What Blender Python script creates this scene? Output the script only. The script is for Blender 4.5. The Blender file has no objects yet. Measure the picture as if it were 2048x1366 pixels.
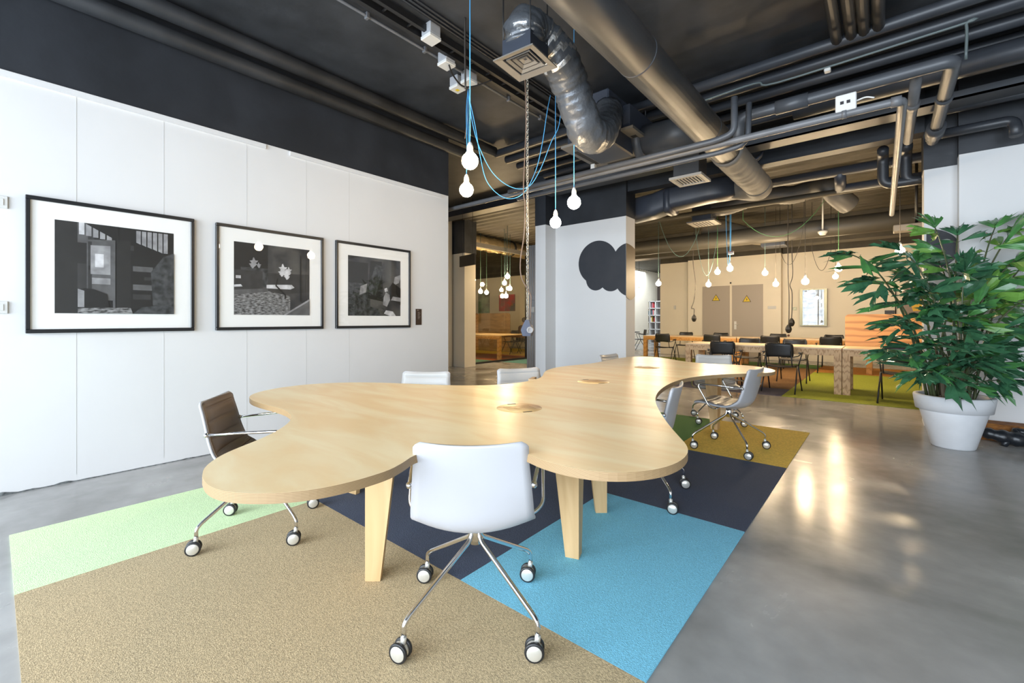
import bpy, math, random
from mathutils import Vector, Matrix
C = bpy.context.scene.collection
PI = math.pi
rnd = random.Random(7)

# ------------------------------------------------------------------ camera
A0 = math.radians(40.2); F = 880.0; H = 1.22; HY = 640.0
cam = bpy.data.cameras.new('camera'); camo = bpy.data.objects.new('camera', cam); C.objects.link(camo)
camo.location = (0, 0, H); camo.rotation_euler = (PI/2, 0, A0)
cam.sensor_width = 36; cam.lens = F/2048*36; cam.shift_y = -(683-HY)/2048; cam.clip_start = 0.05; cam.clip_end = 200
bpy.context.scene.camera = camo
# ------------------------------------------------------------------ world, exposure, daylight
vs = bpy.context.scene.view_settings
vs.view_transform = 'Standard'; vs.look = 'None'; vs.gamma = 1; vs.use_curve_mapping = False; vs.exposure = 0.62
w = bpy.data.worlds.new('sky'); bpy.context.scene.world = w; w.use_nodes = True
w.node_tree.nodes['Background'].inputs[0].default_value = (0.62, 0.78, 1.0, 1)
w.node_tree.nodes['Background'].inputs[1].default_value = 1.0
def area(name, loc, rot, sx, sy, power, col):
    l = bpy.data.lights.new(name, 'AREA'); l.shape = 'RECTANGLE'; l.size = sx; l.size_y = sy; l.energy = power; l.color = col
    o = bpy.data.objects.new(name, l); C.objects.link(o); o.location = loc; o.rotation_euler = rot
    return o
DAY = (0.80, 0.90, 1.0)
for i, xx in enumerate((-3.2, -0.1, 3.0)):          # daylight outside the three windows behind the camera
    area('daylight', (xx, -3.45, 1.75), (PI/2, 0, 0), 2.7, 2.9, (245, 205, 215)[i], DAY)
area('daylight', (-9.0, 20.5, 3.7), (0, 0, 0), 3.0, 3.0, 150, DAY)   # added lamp under the closed ceiling, gives the far reading corner its daylight

# ------------------------------------------------------------------ geometry of the place from measured sight lines
fx, fy = -math.sin(A0), math.cos(A0); rx, ry = math.cos(A0), math.sin(A0)
def ray(x):
    l = (x-1024)/F
    return fx+l*rx, fy+l*ry
def V(x, y, Z):                       # point at distance Z along the view
    d = ray(x); return Vector((Z*d[0], Z*d[1], H+(HY-y)/F*Z))
def atz(x, y, z=0.0):
    return V(x, y, (z-H)*F/(HY-y))
def atY(x, y, Y):
    return V(x, y, Y/ray(x)[1])
def atX(x, y, X):
    return V(x, y, X/ray(x)[0])

# ------------------------------------------------------------------ materials
def mat(name, col, rough=0.5, metal=0.0, var=0.0, vs_=4.0, bump=0.0, bs=60.0, spec=None, col2=None, stretch=None, rvar=0.0, detail=6.0):
    m = bpy.data.materials.new(name); m.use_nodes = True
    nt = m.node_tree; b = nt.nodes['Principled BSDF']
    b.inputs['Base Color'].default_value = (*col, 1); b.inputs['Roughness'].default_value = rough; b.inputs['Metallic'].default_value = metal
    if spec is not None: b.inputs['Specular IOR Level'].default_value = spec
    tc = mp = None
    if var or bump or col2 or rvar:
        tc = nt.nodes.new('ShaderNodeTexCoord'); mp = nt.nodes.new('ShaderNodeMapping'); nt.links.new(tc.outputs['Object'], mp.inputs[0])
        if stretch: mp.inputs['Scale'].default_value = stretch
    if var or col2:
        n = nt.nodes.new('ShaderNodeTexNoise'); n.inputs['Scale'].default_value = vs_; n.inputs['Detail'].default_value = detail
        nt.links.new(mp.outputs[0], n.inputs['Vector'])
        r = nt.nodes.new('ShaderNodeValToRGB'); nt.links.new(n.outputs[0], r.inputs[0])
        c2 = col2 or tuple(min(1, c*(1+var)) for c in col); c1 = col if col2 else tuple(c*(1-var) for c in col)
        r.color_ramp.elements[0].position = 0.35; r.color_ramp.elements[1].position = 0.65
        r.color_ramp.elements[0].color = (*c1, 1); r.color_ramp.elements[1].color = (*c2, 1)
        nt.links.new(r.outputs[0], b.inputs['Base Color'])
    if rvar:
        n = nt.nodes.new('ShaderNodeTexNoise'); n.inputs['Scale'].default_value = 1.6; n.inputs['Detail'].default_value = 5
        nt.links.new(mp.outputs[0], n.inputs['Vector'])
        mr = nt.nodes.new('ShaderNodeMapRange'); mr.inputs['To Min'].default_value = rough-rvar; mr.inputs['To Max'].default_value = rough+rvar
        mr.inputs['From Min'].default_value = .3; mr.inputs['From Max'].default_value = .7
        nt.links.new(n.outputs[0], mr.inputs[0]); nt.links.new(mr.outputs[0], b.inputs['Roughness'])
    if bump:
        n = nt.nodes.new('ShaderNodeTexNoise'); n.inputs['Scale'].default_value = bs; n.inputs['Detail'].default_value = 4
        nt.links.new(mp.outputs[0], n.inputs['Vector'])
        bp = nt.nodes.new('ShaderNodeBump'); bp.inputs['Strength'].default_value = bump; bp.inputs['Distance'].default_value = 0.02
        nt.links.new(n.outputs[0], bp.inputs['Height']); nt.links.new(bp.outputs[0], b.inputs['Normal'])
    return m
def emat(name, col, s):
    m = bpy.data.materials.new(name); m.use_nodes = True; nt = m.node_tree; nt.nodes.clear()
    e = nt.nodes.new('ShaderNodeEmission'); e.inputs[0].default_value = (*col, 1); e.inputs[1].default_value = s
    o = nt.nodes.new('ShaderNodeOutputMaterial'); nt.links.new(e.outputs[0], o.inputs[0]); return m
def glassmat(name, tint=(1, 1, 1), refl=0.06):
    m = bpy.data.materials.new(name); m.use_nodes = True; nt = m.node_tree; nt.nodes.clear()
    t = nt.nodes.new('ShaderNodeBsdfTransparent'); t.inputs[0].default_value = (*tint, 1)
    g = nt.nodes.new('ShaderNodeBsdfGlossy'); g.inputs['Roughness'].default_value = 0.0
    lw = nt.nodes.new('ShaderNodeLayerWeight'); lw.inputs[0].default_value = .5
    pw_ = nt.nodes.new('ShaderNodeMath'); pw_.operation = 'POWER'; pw_.inputs[1].default_value = 5.0; nt.links.new(lw.outputs['Facing'], pw_.inputs[0])
    ad = nt.nodes.new('ShaderNodeMath'); ad.operation = 'MULTIPLY_ADD'; ad.inputs[1].default_value = .9; ad.inputs[2].default_value = refl+.035; ad.use_clamp = True
    nt.links.new(pw_.outputs[0], ad.inputs[0])
    mx = nt.nodes.new('ShaderNodeMixShader'); nt.links.new(ad.outputs[0], mx.inputs[0]); nt.links.new(t.outputs[0], mx.inputs[1]); nt.links.new(g.outputs[0], mx.inputs[2])
    o = nt.nodes.new('ShaderNodeOutputMaterial'); nt.links.new(mx.outputs[0], o.inputs[0]); return m
def woodmat(name, c1, c2, rough=0.4, scale=(1.0, 8.0, 8.0), dist=2.0, rot=0.0, nscale=1.3):
    m = bpy.data.materials.new(name); m.use_nodes = True; nt = m.node_tree; b = nt.nodes['Principled BSDF']
    tc = nt.nodes.new('ShaderNodeTexCoord'); mp = nt.nodes.new('ShaderNodeMapping'); nt.links.new(tc.outputs['Object'], mp.inputs[0])
    mp.inputs['Scale'].default_value = scale; mp.inputs['Rotation'].default_value = (0, 0, rot)
    n = nt.nodes.new('ShaderNodeTexNoise'); n.inputs['Scale'].default_value = nscale; n.inputs['Detail'].default_value = 8; n.inputs['Distortion'].default_value = dist
    nt.links.new(mp.outputs[0], n.inputs['Vector'])
    r = nt.nodes.new('ShaderNodeValToRGB'); nt.links.new(n.outputs[0], r.inputs[0])
    r.color_ramp.elements[0].position = .35; r.color_ramp.elements[1].position = .66
    r.color_ramp.elements[0].color = (*c1, 1); r.color_ramp.elements[1].color = (*c2, 1)
    nt.links.new(r.outputs[0], b.inputs['Base Color']); b.inputs['Roughness'].default_value = rough
    return m
def wavewood(name, c1, c2, rough=0.5, scale=(1, 1, 1), ws=9.0, dist=7.0, dsc=1.4):
    m = bpy.data.materials.new(name); m.use_nodes = True; nt = m.node_tree; b = nt.nodes['Principled BSDF']
    tc = nt.nodes.new('ShaderNodeTexCoord'); mp = nt.nodes.new('ShaderNodeMapping'); nt.links.new(tc.outputs['Object'], mp.inputs[0]); mp.inputs['Scale'].default_value = scale
    wv = nt.nodes.new('ShaderNodeTexWave'); wv.bands_direction = 'Z'; wv.inputs['Scale'].default_value = ws; wv.inputs['Distortion'].default_value = dist
    wv.inputs['Detail'].default_value = 3; wv.inputs['Detail Scale'].default_value = dsc
    nt.links.new(mp.outputs[0], wv.inputs['Vector'])
    r = nt.nodes.new('ShaderNodeValToRGB'); nt.links.new(wv.outputs['Fac'], r.inputs[0])
    r.color_ramp.elements[0].color = (*c1, 1); r.color_ramp.elements[1].color = (*c2, 1); r.color_ramp.elements[0].position = .0; r.color_ramp.elements[1].position = .5
    nt.links.new(r.outputs[0], b.inputs['Base Color']); b.inputs['Roughness'].default_value = rough
    return m

M = dict(
 wall=mat('white_plaster', (.69, .69, .69), .75, var=.015, vs_=1.5, bump=.05, bs=9),
 cream=mat('cream_plaster', (.84, .77, .63), .75, var=.02, vs_=1.5),
 dark=mat('dark_ceiling_paint', (.031, .034, .039), .55, var=.28, vs_=3, bump=.25, bs=5),
 darkb=mat('dark_beam_paint', (.021, .024, .030), .5, var=.22, vs_=2.2, bump=.35, bs=3.2),
 backceil=mat('back_ceiling_paint', (.055, .049, .036), .6, var=.2, vs_=3),
 duct=mat('grey_duct_paint', (.062, .067, .076), .42, var=.12, vs_=3, bump=.05, bs=8),
 ductd=mat('dark_duct_paint', (.038, .045, .062), .4, var=.15, vs_=3),
 pipe=mat('pipe_paint', (.036, .040, .048), .4, var=.12, vs_=4),
 pipel=mat('pale_pipe', (.13, .135, .145), .4, var=.12, vs_=6),
 plastic=mat('white_plastic', (.62, .62, .60), .4),
 grey=mat('grey_plastic', (.35, .36, .38), .45),
 vent=mat('vent_beige_paint', (.17, .158, .14), .5),
 black=mat('black_metal', (.012, .012, .013), .38),
 blackp=mat('black_plastic', (.016, .016, .017), .4),
 blackf=mat('black_frame', (.012, .013, .015), .35),
 slot=mat('dark_slot', (.02, .02, .022), .7),
 chrome=mat('chrome', (.78, .78, .80), .1, 1.0),
 steel=mat('brushed_steel', (.72, .70, .64), .32, .55),
 foil=mat('foil', (.92, .92, .92), .3, 1.0, bump=1.0, bs=12),
 shell=mat('white_shell_leather', (.47, .47, .49), .42, bump=.02, bs=200),
 whitepad=mat('white_leather', (.48, .47, .45), .38, bump=.03, bs=150),
 greypad=mat('grey_leather', (.20, .20, .21), .36, bump=.03, bs=150),
 brownpad=mat('brown_leather', (.165, .115, .078), .42, bump=.03, bs=150),
 mount=mat('mount_board', (.93, .93, .91), .7),
 soil=mat('bark_mulch', (.10, .035, .02), .9, var=.7, vs_=40, bump=.6, bs=50),
 pot=mat('white_concrete_pot', (.60, .61, .63), .6, var=.05, vs_=5, bump=.04, bs=30),
 chalk=mat('chalkboard_paint', (.022, .026, .034), .55, col2=(.032, .034, .042), vs_=3),
 glowframe=mat('olive_metal', (.30, .30, .20), .35, .3),
 door=mat('door_grey_paint', (.42, .37, .31), .5),
 yellow=mat('warning_yellow', (.75, .55, .02), .5),
 red=mat('red_paint', (.55, .015, .02), .5, col2=(.10, .02, .02), vs_=7),
 rust=mat('rusty_timber', (.16, .055, .012), .8, col2=(.38, .15, .03), vs_=18, bump=.6, bs=25),
 log=mat('black_charred_wood', (.012, .014, .018), .35, bump=.4, bs=9),
 blue=mat('blue_cord', (.10, .42, .80), .5), green=mat('green_cord', (.08, .26, .10), .5), dcord=mat('dark_cord', (.04, .035, .03), .5),
 browncord=mat('brown_cord', (.16, .11, .08), .5), ccord=mat('teal_cord', (.08, .17, .17), .5),
 chain=mat('zinc_chain', (.62, .58, .50), .3, .8),
 glass=glassmat('clear_glass', refl=.0), glassw=glassmat('partition_glass', (.92, .90, .80), .02),
)
def carpet(name, c, v=.10, s=130):
    return mat(name, c, .95, var=v, vs_=s, bump=.35, bs=260, detail=2)
# polished concrete
def floormat():
    m = bpy.data.materials.new('polished_concrete'); m.use_nodes = True; nt = m.node_tree; b = nt.nodes['Principled BSDF']
    tc = nt.nodes.new('ShaderNodeTexCoord')
    n1 = nt.nodes.new('ShaderNodeTexNoise'); n1.inputs['Scale'].default_value = 0.9; n1.inputs['Detail'].default_value = 7; n1.inputs['Distortion'].default_value = .6
    n2 = nt.nodes.new('ShaderNodeTexNoise'); n2.inputs['Scale'].default_value = 9; n2.inputs['Detail'].default_value = 6
    nt.links.new(tc.outputs['Object'], n1.inputs['Vector']); nt.links.new(tc.outputs['Object'], n2.inputs['Vector'])
    r = nt.nodes.new('ShaderNodeValToRGB'); r.color_ramp.elements[0].position = .36; r.color_ramp.elements[1].position = .62
    r.color_ramp.elements[0].color = (.235, .23, .22, 1); r.color_ramp.elements[1].color = (.40, .395, .385, 1)
    mx = nt.nodes.new('ShaderNodeMixRGB'); mx.blend_type = 'OVERLAY'; mx.inputs[0].default_value = .18
    nt.links.new(n1.outputs[0], r.inputs[0]); nt.links.new(r.outputs[0], mx.inputs[1]); nt.links.new(n2.outputs[0], mx.inputs[2])
    nt.links.new(mx.outputs[0], b.inputs['Base Color']); b.inputs['Specular IOR Level'].default_value = .36
    mr = nt.nodes.new('ShaderNodeMapRange'); mr.inputs['To Min'].default_value = .14; mr.inputs['To Max'].default_value = .30
    mr.inputs['From Min'].default_value = .35; mr.inputs['From Max'].default_value = .65
    nt.links.new(n1.outputs[0], mr.inputs[0]); nt.links.new(mr.outputs[0], b.inputs['Roughness'])
    bp = nt.nodes.new('ShaderNodeBump'); bp.inputs['Strength'].default_value = .05; bp.inputs['Distance'].default_value = .01
    nt.links.new(n2.outputs[0], bp.inputs['Height']); nt.links.new(bp.outputs[0], b.inputs['Normal'])
    return m
M['floor'] = floormat()
M['birch'] = woodmat('birch_veneer', (.90, .65, .33), (.97, .81, .50), .33, (1.2, 5.0, 5.0), 1.2, rot=0.25, nscale=1.1)
M['birchleg'] = woodmat('birch_leg', (.52, .33, .15), (.66, .45, .23), .45, (8, 8, 1.0), 1.0)
M['ply'] = wavewood('plywood_edge', (.20, .12, .055), (.42, .28, .14), .5, (1, 1, 1), 75.0, 0.3)
M['disc'] = woodmat('disc_veneer', (.74, .46, .18), (.84, .58, .28), .35, (1.2, 9, 9), 1.0)
M['pine'] = wavewood('pine_plywood', (.40, .235, .11), (.60, .40, .22), .55, (6, 6, 1.2), 2.2, 9.0, 1.8)
M['pinetop'] = woodmat('pine_top', (.66, .48, .30), (.76, .58, .38), .35, (1, 7, 7), 1.5)
M['orangeply'] = wavewood('orange_pine_board', (.50, .22, .06), (.74, .38, .12), .45, (.35, 1, 1), 2.6, 9.0, .7)
M['orangewood'] = wavewood('orange_wood', (.42, .20, .05), (.56, .29, .09), .5, (5, 5, 1.2), 2.0, 6.0)
M['bulb'] = emat('lit_bulb', (1.0, .75, .46), 95.0)
M['bulbfar'] = emat('lit_bulb_far', (1.0, .75, .46), 250.0)
M['bulbglass'] = emat('lit_bulb_behind_glass', (1.0, .74, .44), 150.0)

# ------------------------------------------------------------------ mesh builder
class MB:
    def __init__(s): s.v = []; s.f = []; s.mi = []; s.sm = []; s.k = 0; s.T = None
    def add(s, vs, fs, smooth=False):
        n = len(s.v)
        s.v += [tuple(s.T @ Vector(p)) if s.T else tuple(p) for p in vs]
        for f in fs: s.f.append([i+n for i in f]); s.mi.append(s.k); s.sm.append(smooth)
        return s
    def box(s, x0, x1, y0, y1, z0, z1):
        vs = [(x, y, z) for z in (z0, z1) for y in (y0, y1) for x in (x0, x1)]
        return s.add(vs, [(0, 2, 3, 1), (4, 5, 7, 6), (0, 1, 5, 4), (2, 6, 7, 3), (0, 4, 6, 2), (1, 3, 7, 5)])
    def cbox(s, c, dx, dy, dz): return s.box(c[0]-dx/2, c[0]+dx/2, c[1]-dy/2, c[1]+dy/2, c[2]-dz/2, c[2]+dz/2)
    def bbox(s, x0, x1, y0, y1, z0, z1, b=0.01):      # box with chamfered edges
        X = (x0, x1); Y = (y0, y1); Z = (z0, z1); vs = []; idx = {}
        for i in (0, 1):
            for j in (0, 1):
                for k in (0, 1):
                    sx = b if i == 0 else -b; sy = b if j == 0 else -b; sz = b if k == 0 else -b
                    idx[i, j, k, 0] = len(vs); vs.append((X[i], Y[j]+sy, Z[k]+sz))
                    idx[i, j, k, 1] = len(vs); vs.append((X[i]+sx, Y[j], Z[k]+sz))
                    idx[i, j, k, 2] = len(vs); vs.append((X[i]+sx, Y[j]+sy, Z[k]))
        g = lambda i, j, k, a: idx[i, j, k, a]; fs = []
        for i in (0, 1): fs.append([g(i, 0, 0, 0), g(i, 1, 0, 0), g(i, 1, 1, 0), g(i, 0, 1, 0)][::(-1 if i == 0 else 1)])
        for j in (0, 1): fs.append([g(0, j, 0, 1), g(1, j, 0, 1), g(1, j, 1, 1), g(0, j, 1, 1)][::(1 if j == 0 else -1)])
        for k in (0, 1): fs.append([g(0, 0, k, 2), g(1, 0, k, 2), g(1, 1, k, 2), g(0, 1, k, 2)][::(-1 if k == 0 else 1)])
        for a in (0, 1):
            for c in (0, 1):
                f = [g(a, c, 0, 0), g(a, c, 1, 0), g(a, c, 1, 1), g(a, c, 0, 1)]; fs.append(f if (a == c) else f[::-1])
                f = [g(a, 0, c, 0), g(a, 1, c, 0), g(a, 1, c, 2), g(a, 0, c, 2)]; fs.append(f if (a == c) else f[::-1])
                f = [g(0, a, c, 1), g(1, a, c, 1), g(1, a, c, 2), g(0, a, c, 2)]; fs.append(f[::-1] if (a == c) else f)
        for i in (0, 1):
            for j in (0, 1):
                for k in (0, 1): fs.append([g(i, j, k, 0), g(i, j, k, 1), g(i, j, k, 2)])
        return s.add(vs, fs)
    def tube(s, pts, r, n=8, cap=True):
        pts = [Vector(p) for p in pts]; m = len(pts); R = r if isinstance(r, (list, tuple)) else [r]*m
        T = []
        for i in range(m):
            t = pts[min(i+1, m-1)]-pts[max(i-1, 0)]; T.append(t.normalized() if t.length > 1e-9 else Vector((0, 0, 1)))
        u = T[0].orthogonal().normalized(); vs = []
        for i in range(m):
            u = (u - T[i]*u.dot(T[i])).normalized(); w_ = T[i].cross(u)
            for k in range(n):
                a = 2*PI*k/n; vs.append(pts[i]+(u*math.cos(a)+w_*math.sin(a))*R[i])
        fs = [(i*n+k, i*n+(k+1) % n, (i+1)*n+(k+1) % n, (i+1)*n+k) for i in range(m-1) for k in range(n)]
        if cap: fs += [tuple(range(n))[::-1], tuple((m-1)*n+k for k in range(n))]
        return s.add(vs, fs, True)
    def lathe(s, prof, n=24, c=(0, 0, 0)):
        vs = []; m = len(prof)
        for r, z in prof:
            for k in range(n): a = 2*PI*k/n; vs.append((c[0]+r*math.cos(a), c[1]+r*math.sin(a), c[2]+z))
        fs = [(i*n+k, i*n+(k+1) % n, (i+1)*n+(k+1) % n, (i+1)*n+k) for i in range(m-1) for k in range(n)]
        return s.add(vs, fs, True)
    def prism(s, poly, z0, z1, side=None, top=None):
        n = len(poly); vs = [(p[0], p[1], z0) for p in poly]+[(p[0], p[1], z1) for p in poly]
        k = s.k
        if top is not None: s.k = top
        s.add(vs, [tuple(range(n))[::-1], tuple(range(n, 2*n))])
        if side is not None: s.k = side
        s.add(vs, [(i, (i+1) % n, n+(i+1) % n, n+i) for i in range(n)]); s.k = k
        return s
    def loft(s, polys, smooth=False):
        n = len(polys[0]); vs = [p for q in polys for p in q]; m = len(polys)
        fs = [(i*n+k, i*n+(k+1) % n, (i+1)*n+(k+1) % n, (i+1)*n+k) for i in range(m-1) for k in range(n)]
        fs += [tuple(range(n))[::-1], tuple((m-1)*n+k for k in range(n))]
        return s.add(vs, fs, smooth)
    def sphere(s, c, r, n=16, m=10, sz=1.0):
        return s.lathe([(max(1e-5, r*math.sin(PI*i/m)), -r*sz*math.cos(PI*i/m)) for i in range(m+1)], n, c)
    def sheet(s, fn, nu, nv, th, smooth=True):       # closed thick sheet, fn(u,v)->Vector, u,v in 0..1
        P = [[Vector(fn(i/nu, j/nv)) for j in range(nv+1)] for i in range(nu+1)]
        N = []
        for i in range(nu+1):
            row = []
            for j in range(nv+1):
                du = P[min(i+1, nu)][j]-P[max(i-1, 0)][j]; dv = P[i][min(j+1, nv)]-P[i][max(j-1, 0)]
                q = du.cross(dv); row.append(q.normalized() if q.length > 1e-9 else Vector((0, 0, 1)))
            N.append(row)
        w_ = nv+1; vs = [P[i][j] for i in range(nu+1) for j in range(w_)]+[P[i][j]-N[i][j]*th for i in range(nu+1) for j in range(w_)]
        o = (nu+1)*w_; fs = []
        for i in range(nu):
            for j in range(nv):
                a = i*w_+j; fs.append((a, a+w_, a+w_+1, a+1)); fs.append((o+a, o+a+1, o+a+w_+1, o+a+w_))
        for i in range(nu):
            a = i*w_; fs.append((a, o+a, o+a+w_, a+w_)); a = i*w_+nv; fs.append((a, a+w_, o+a+w_, o+a))
        for j in range(nv):
            a = j; fs.append((a, a+1, o+a+1, o+a)); a = nu*w_+j; fs.append((a, o+a, o+a+1, a+1))
        return s.add(vs, fs, smooth)
def obj(name, mb, mats, parent=None, **props):
    me = bpy.data.meshes.new(name); me.from_pydata(mb.v, [], mb.f)
    for m in (mats if isinstance(mats, (list, tuple)) else [mats]): me.materials.append(M[m] if isinstance(m, str) else m)
    me.polygons.foreach_set('material_index', mb.mi); me.polygons.foreach_set('use_smooth', mb.sm); me.update()
    o = bpy.data.objects.new(name, me); C.objects.link(o)
    if parent: o.parent = parent
    for k, v in props.items(): o[k] = v
    return o
def autosmooth(o, ang=35):
    me = o.data
    try: me.shade_auto_smooth
    except AttributeError: pass
    import bmesh
    bm = bmesh.new(); bm.from_mesh(me)
    for e in bm.edges:
        if len(e.link_faces) == 2 and e.calc_face_angle(0) > math.radians(ang): e.smooth = False
    bm.to_mesh(me); bm.free(); return o
def thing(name, label, cat, loc=(0, 0, 0), rotz=0, group=None):
    o = bpy.data.objects.new(name, None); C.objects.link(o); o.empty_display_size = .1
    o.location = loc; o.rotation_euler = (0, 0, rotz); o['label'] = label; o['category'] = cat
    if group: o['group'] = group
    return o
def tag(o, label, cat, group=None, kind=None):
    o['label'] = label; o['category'] = cat
    if group: o['group'] = group
    if kind: o['kind'] = kind
    return o
def struct(name, mb, m, parent=None):
    o = obj(name, mb, m, parent)
    if not parent: o['kind'] = 'structure'
    return o
def dup(root, loc, rotz, label, group=None):
    r = root.copy(); C.objects.link(r); r.location = loc; r.rotation_euler = (0, 0, rotz); r['label'] = label
    if group: r['group'] = group
    for ch in list(root.children):
        c = ch.copy(); C.objects.link(c); c.parent = r
        for g in ch.children:
            d = g.copy(); C.objects.link(d); d.parent = c
    return r
def fillet(pts, r=0.03, n=5):
    pts = [Vector(p) for p in pts]; out = [pts[0]]
    for i in range(1, len(pts)-1):
        a, b, c = pts[i-1], pts[i], pts[i+1]; d1 = (a-b); d2 = (c-b); q = min(r, d1.length*.45, d2.length*.45)
        p1 = b+d1.normalized()*q; p2 = b+d2.normalized()*q
        for k in range(n+1):
            t = k/n; out.append(p1*(1-t)**2+b*2*t*(1-t)+p2*t*t)
    out.append(pts[-1]); return out
def spline(pts, n=8):
    pts = [Vector(p) for p in pts]; P = [pts[0]*2-pts[1]]+pts+[pts[-1]*2-pts[-2]]; out = []
    for i in range(1, len(P)-2):
        for k in range(n):
            t = k/n; a, b, c, d = P[i-1], P[i], P[i+1], P[i+2]
            out.append(.5*((2*b)+(-a+c)*t+(2*a-5*b+4*c-d)*t*t+(-a+3*b-3*c+d)*t**3))
    out.append(pts[-1]); return out

# ================================================================== SETTING
CE = 3.85
struct('floor', MB().box(-18, 6, -4, 26, -.1, 0), 'floor')
mb = MB().box(-18, 6, -4, 7.1, CE, CE+.15)
struct('ceiling', mb, 'dark')
# corrugated ceiling of the rear hall: ridges run left to right
mb = MB(); n = 130; vs_ = []; fs_ = []
for i in range(n*2+1):
    y = 7.1+(26-7.1)*i/(n*2); z = CE-.02-(.035 if (i//2) % 2 else 0)
    vs_ += [(-18, y, z), (6, y, z)]
for i in range(n*2): fs_.append((2*i, 2*i+2, 2*i+3, 2*i+1))
mb.add(vs_, fs_); mb.box(-18, 6, 7.1, 26, CE, CE+.15)
struct('ceiling_rear', mb, 'backceil')
WX = -4.67; WT = 2.96
# left wall with a ragged foot line
struct('wall_left', MB().box(WX-.22, WX, -4, 4.14, 0, WT), 'wall')
struct('beam_left', MB().box(WX-.22, WX+.004, -4, 4.14, WT, CE), 'darkb')
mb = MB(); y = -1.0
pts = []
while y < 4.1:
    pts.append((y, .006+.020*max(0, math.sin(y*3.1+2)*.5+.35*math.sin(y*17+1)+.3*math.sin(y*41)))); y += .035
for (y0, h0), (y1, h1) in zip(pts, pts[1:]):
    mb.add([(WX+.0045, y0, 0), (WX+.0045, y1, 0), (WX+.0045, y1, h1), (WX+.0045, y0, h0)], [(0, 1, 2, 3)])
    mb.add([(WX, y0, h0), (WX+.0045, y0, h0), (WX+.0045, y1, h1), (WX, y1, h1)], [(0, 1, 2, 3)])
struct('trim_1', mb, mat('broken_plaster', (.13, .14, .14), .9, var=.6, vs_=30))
# picture rail in two runs and faint vertical panel joints
mb = MB().box(WX, WX+.018, -2, 1.75, WT-.05, WT-.008).box(WX, WX+.018, 1.98, 4.0, WT-.05, WT-.008)
struct('trim_2', mb, 'wall')
mb = MB()
for xx in (152, 327, 493, 612, 698): yy = atX(xx, 400, WX).y; mb.box(WX, WX+.0012, yy, yy+.003, .05, WT-.05)
struct('trim_3', mb, mat('panel_joint', (.55, .55, .545), .8))
# rear wall with three windows (behind the camera) and right wall with one
mb = MB().box(-4.9, 6, -3.3, -3.1, 0, .25).box(-4.9, 6, -3.3, -3.1, 3.25, CE)
for x0, x1 in ((-4.9, -4.6), (-1.85, -1.45), (1.25, 1.65), (4.4, 6)): mb.box(x0, x1, -3.3, -3.1, .25, 3.25)
struct('wall_rear', mb, 'wall')
for i, xx in enumerate((-3.22, -.1, 3.02)):
    x0, x1 = xx-1.37, xx+1.37
    mb = MB().box(x0, x1, -3.24, -3.18, .25, .32).box(x0, x1, -3.24, -3.18, 3.18, 3.25).box(x0, x0+.07, -3.24, -3.18, .32, 3.18).box(x1-.07, x1, -3.24, -3.18, .32, 3.18).box(xx-.03, xx+.03, -3.24, -3.18, .32, 3.18)
    struct('window_%d' % (i+1), mb, 'black')
struct('wall_right', MB().box(5.1, 5.3, -3.1, 26, 0, CE), mat('warm_white_wall', (.50, .47, .42), .8))
# pillar with the cloud, and the pillar and wall piece behind the plant
PY = 6.8
px0 = atY(1113, 600, PY).x; px1 = atY(1252, 600, PY).x
mb = MB().box(px0-.02, px1, PY, PY+.34, 0, 2.95).box(px0-.25, px0-.02, PY-.32, PY+.34, 0, 2.95)
struct('pillar_cloud', mb, 'wall')
mb = MB().box(px0-.255, px0-.015, PY-.325, PY+.345, 2.95, CE).box(px0-.025, px1+.005, PY-.005, PY+.345, 2.95, CE)
struct('pillar_cloud_head', mb, 'darkb')
rx0 = atY(1848, 600, 6.95).x; rx1 = atY(1918, 600, 6.8).x
struct('pillar_right', MB().box(rx0, rx1+.05, 6.95, 7.3, 0, 2.95), 'wall')
struct('pillar_right_head', MB().box(rx0-.005, rx1+.05, 6.945, 7.305, 2.95, CE), 'darkb')
struct('wall_plant', MB().box(rx1, 5.1, 6.8, 7.2, 0, 3.02), 'wall')
struct('wall_plant_head', MB().box(rx1, 5.1, 6.84, 7.2, 3.02, CE), 'darkb')
struct('beam_middle', MB().box(px1, rx0, PY+.05, PY+.25, 3.36, CE), 'darkb')
struct('beam_rear', MB().box(-8.5, 5.1, 13.3, 13.75, 3.16, CE-.04), 'backceil')
struct('beam_corridor', MB().box(-8.7, px0-.25, PY+.1, PY+.4, 3.62, CE), 'darkb')
# hall back wall: protruding part with doors, recessed parts either side
BW = 15.4; BR = 15.7; TZ = 3.25
bx0 = atY(1376, 600, BW).x; bx1 = atY(1562, 600, BW).x; bl = atY(1320.5, 600, BR).x
struct('wall_back', MB().box(bx0, bx1, BW, BW+.6, 0, TZ), 'cream')
struct('wall_back_right', MB().box(bx1, 5.1, BR, BR+.3, 0, TZ), 'cream')
struct('wall_back_left', MB().box(bl, bx0, BR, BR+.3, 0, TZ), 'cream')
struct('wall_back_head', MB().box(bl, 5.1, BR+.02, BR+.3, TZ, CE).box(bx0, bx1, BW+.02, BR+.3, TZ, CE), 'backceil')
struct('baseboard_back', MB().box(bx1, 5.1, BR-.02, BR, 0, .09).box(bx0, bx1, BW-.02, BW, 0, .09), 'cream')
struct('wall_reading', MB().box(-18, -5, 23.8, 24, 0, CE), 'wall')
struct('wall_reading_side', MB().box(bl, bl+.2, BR+.3, 23.8, 0, CE), 'wall')
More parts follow.
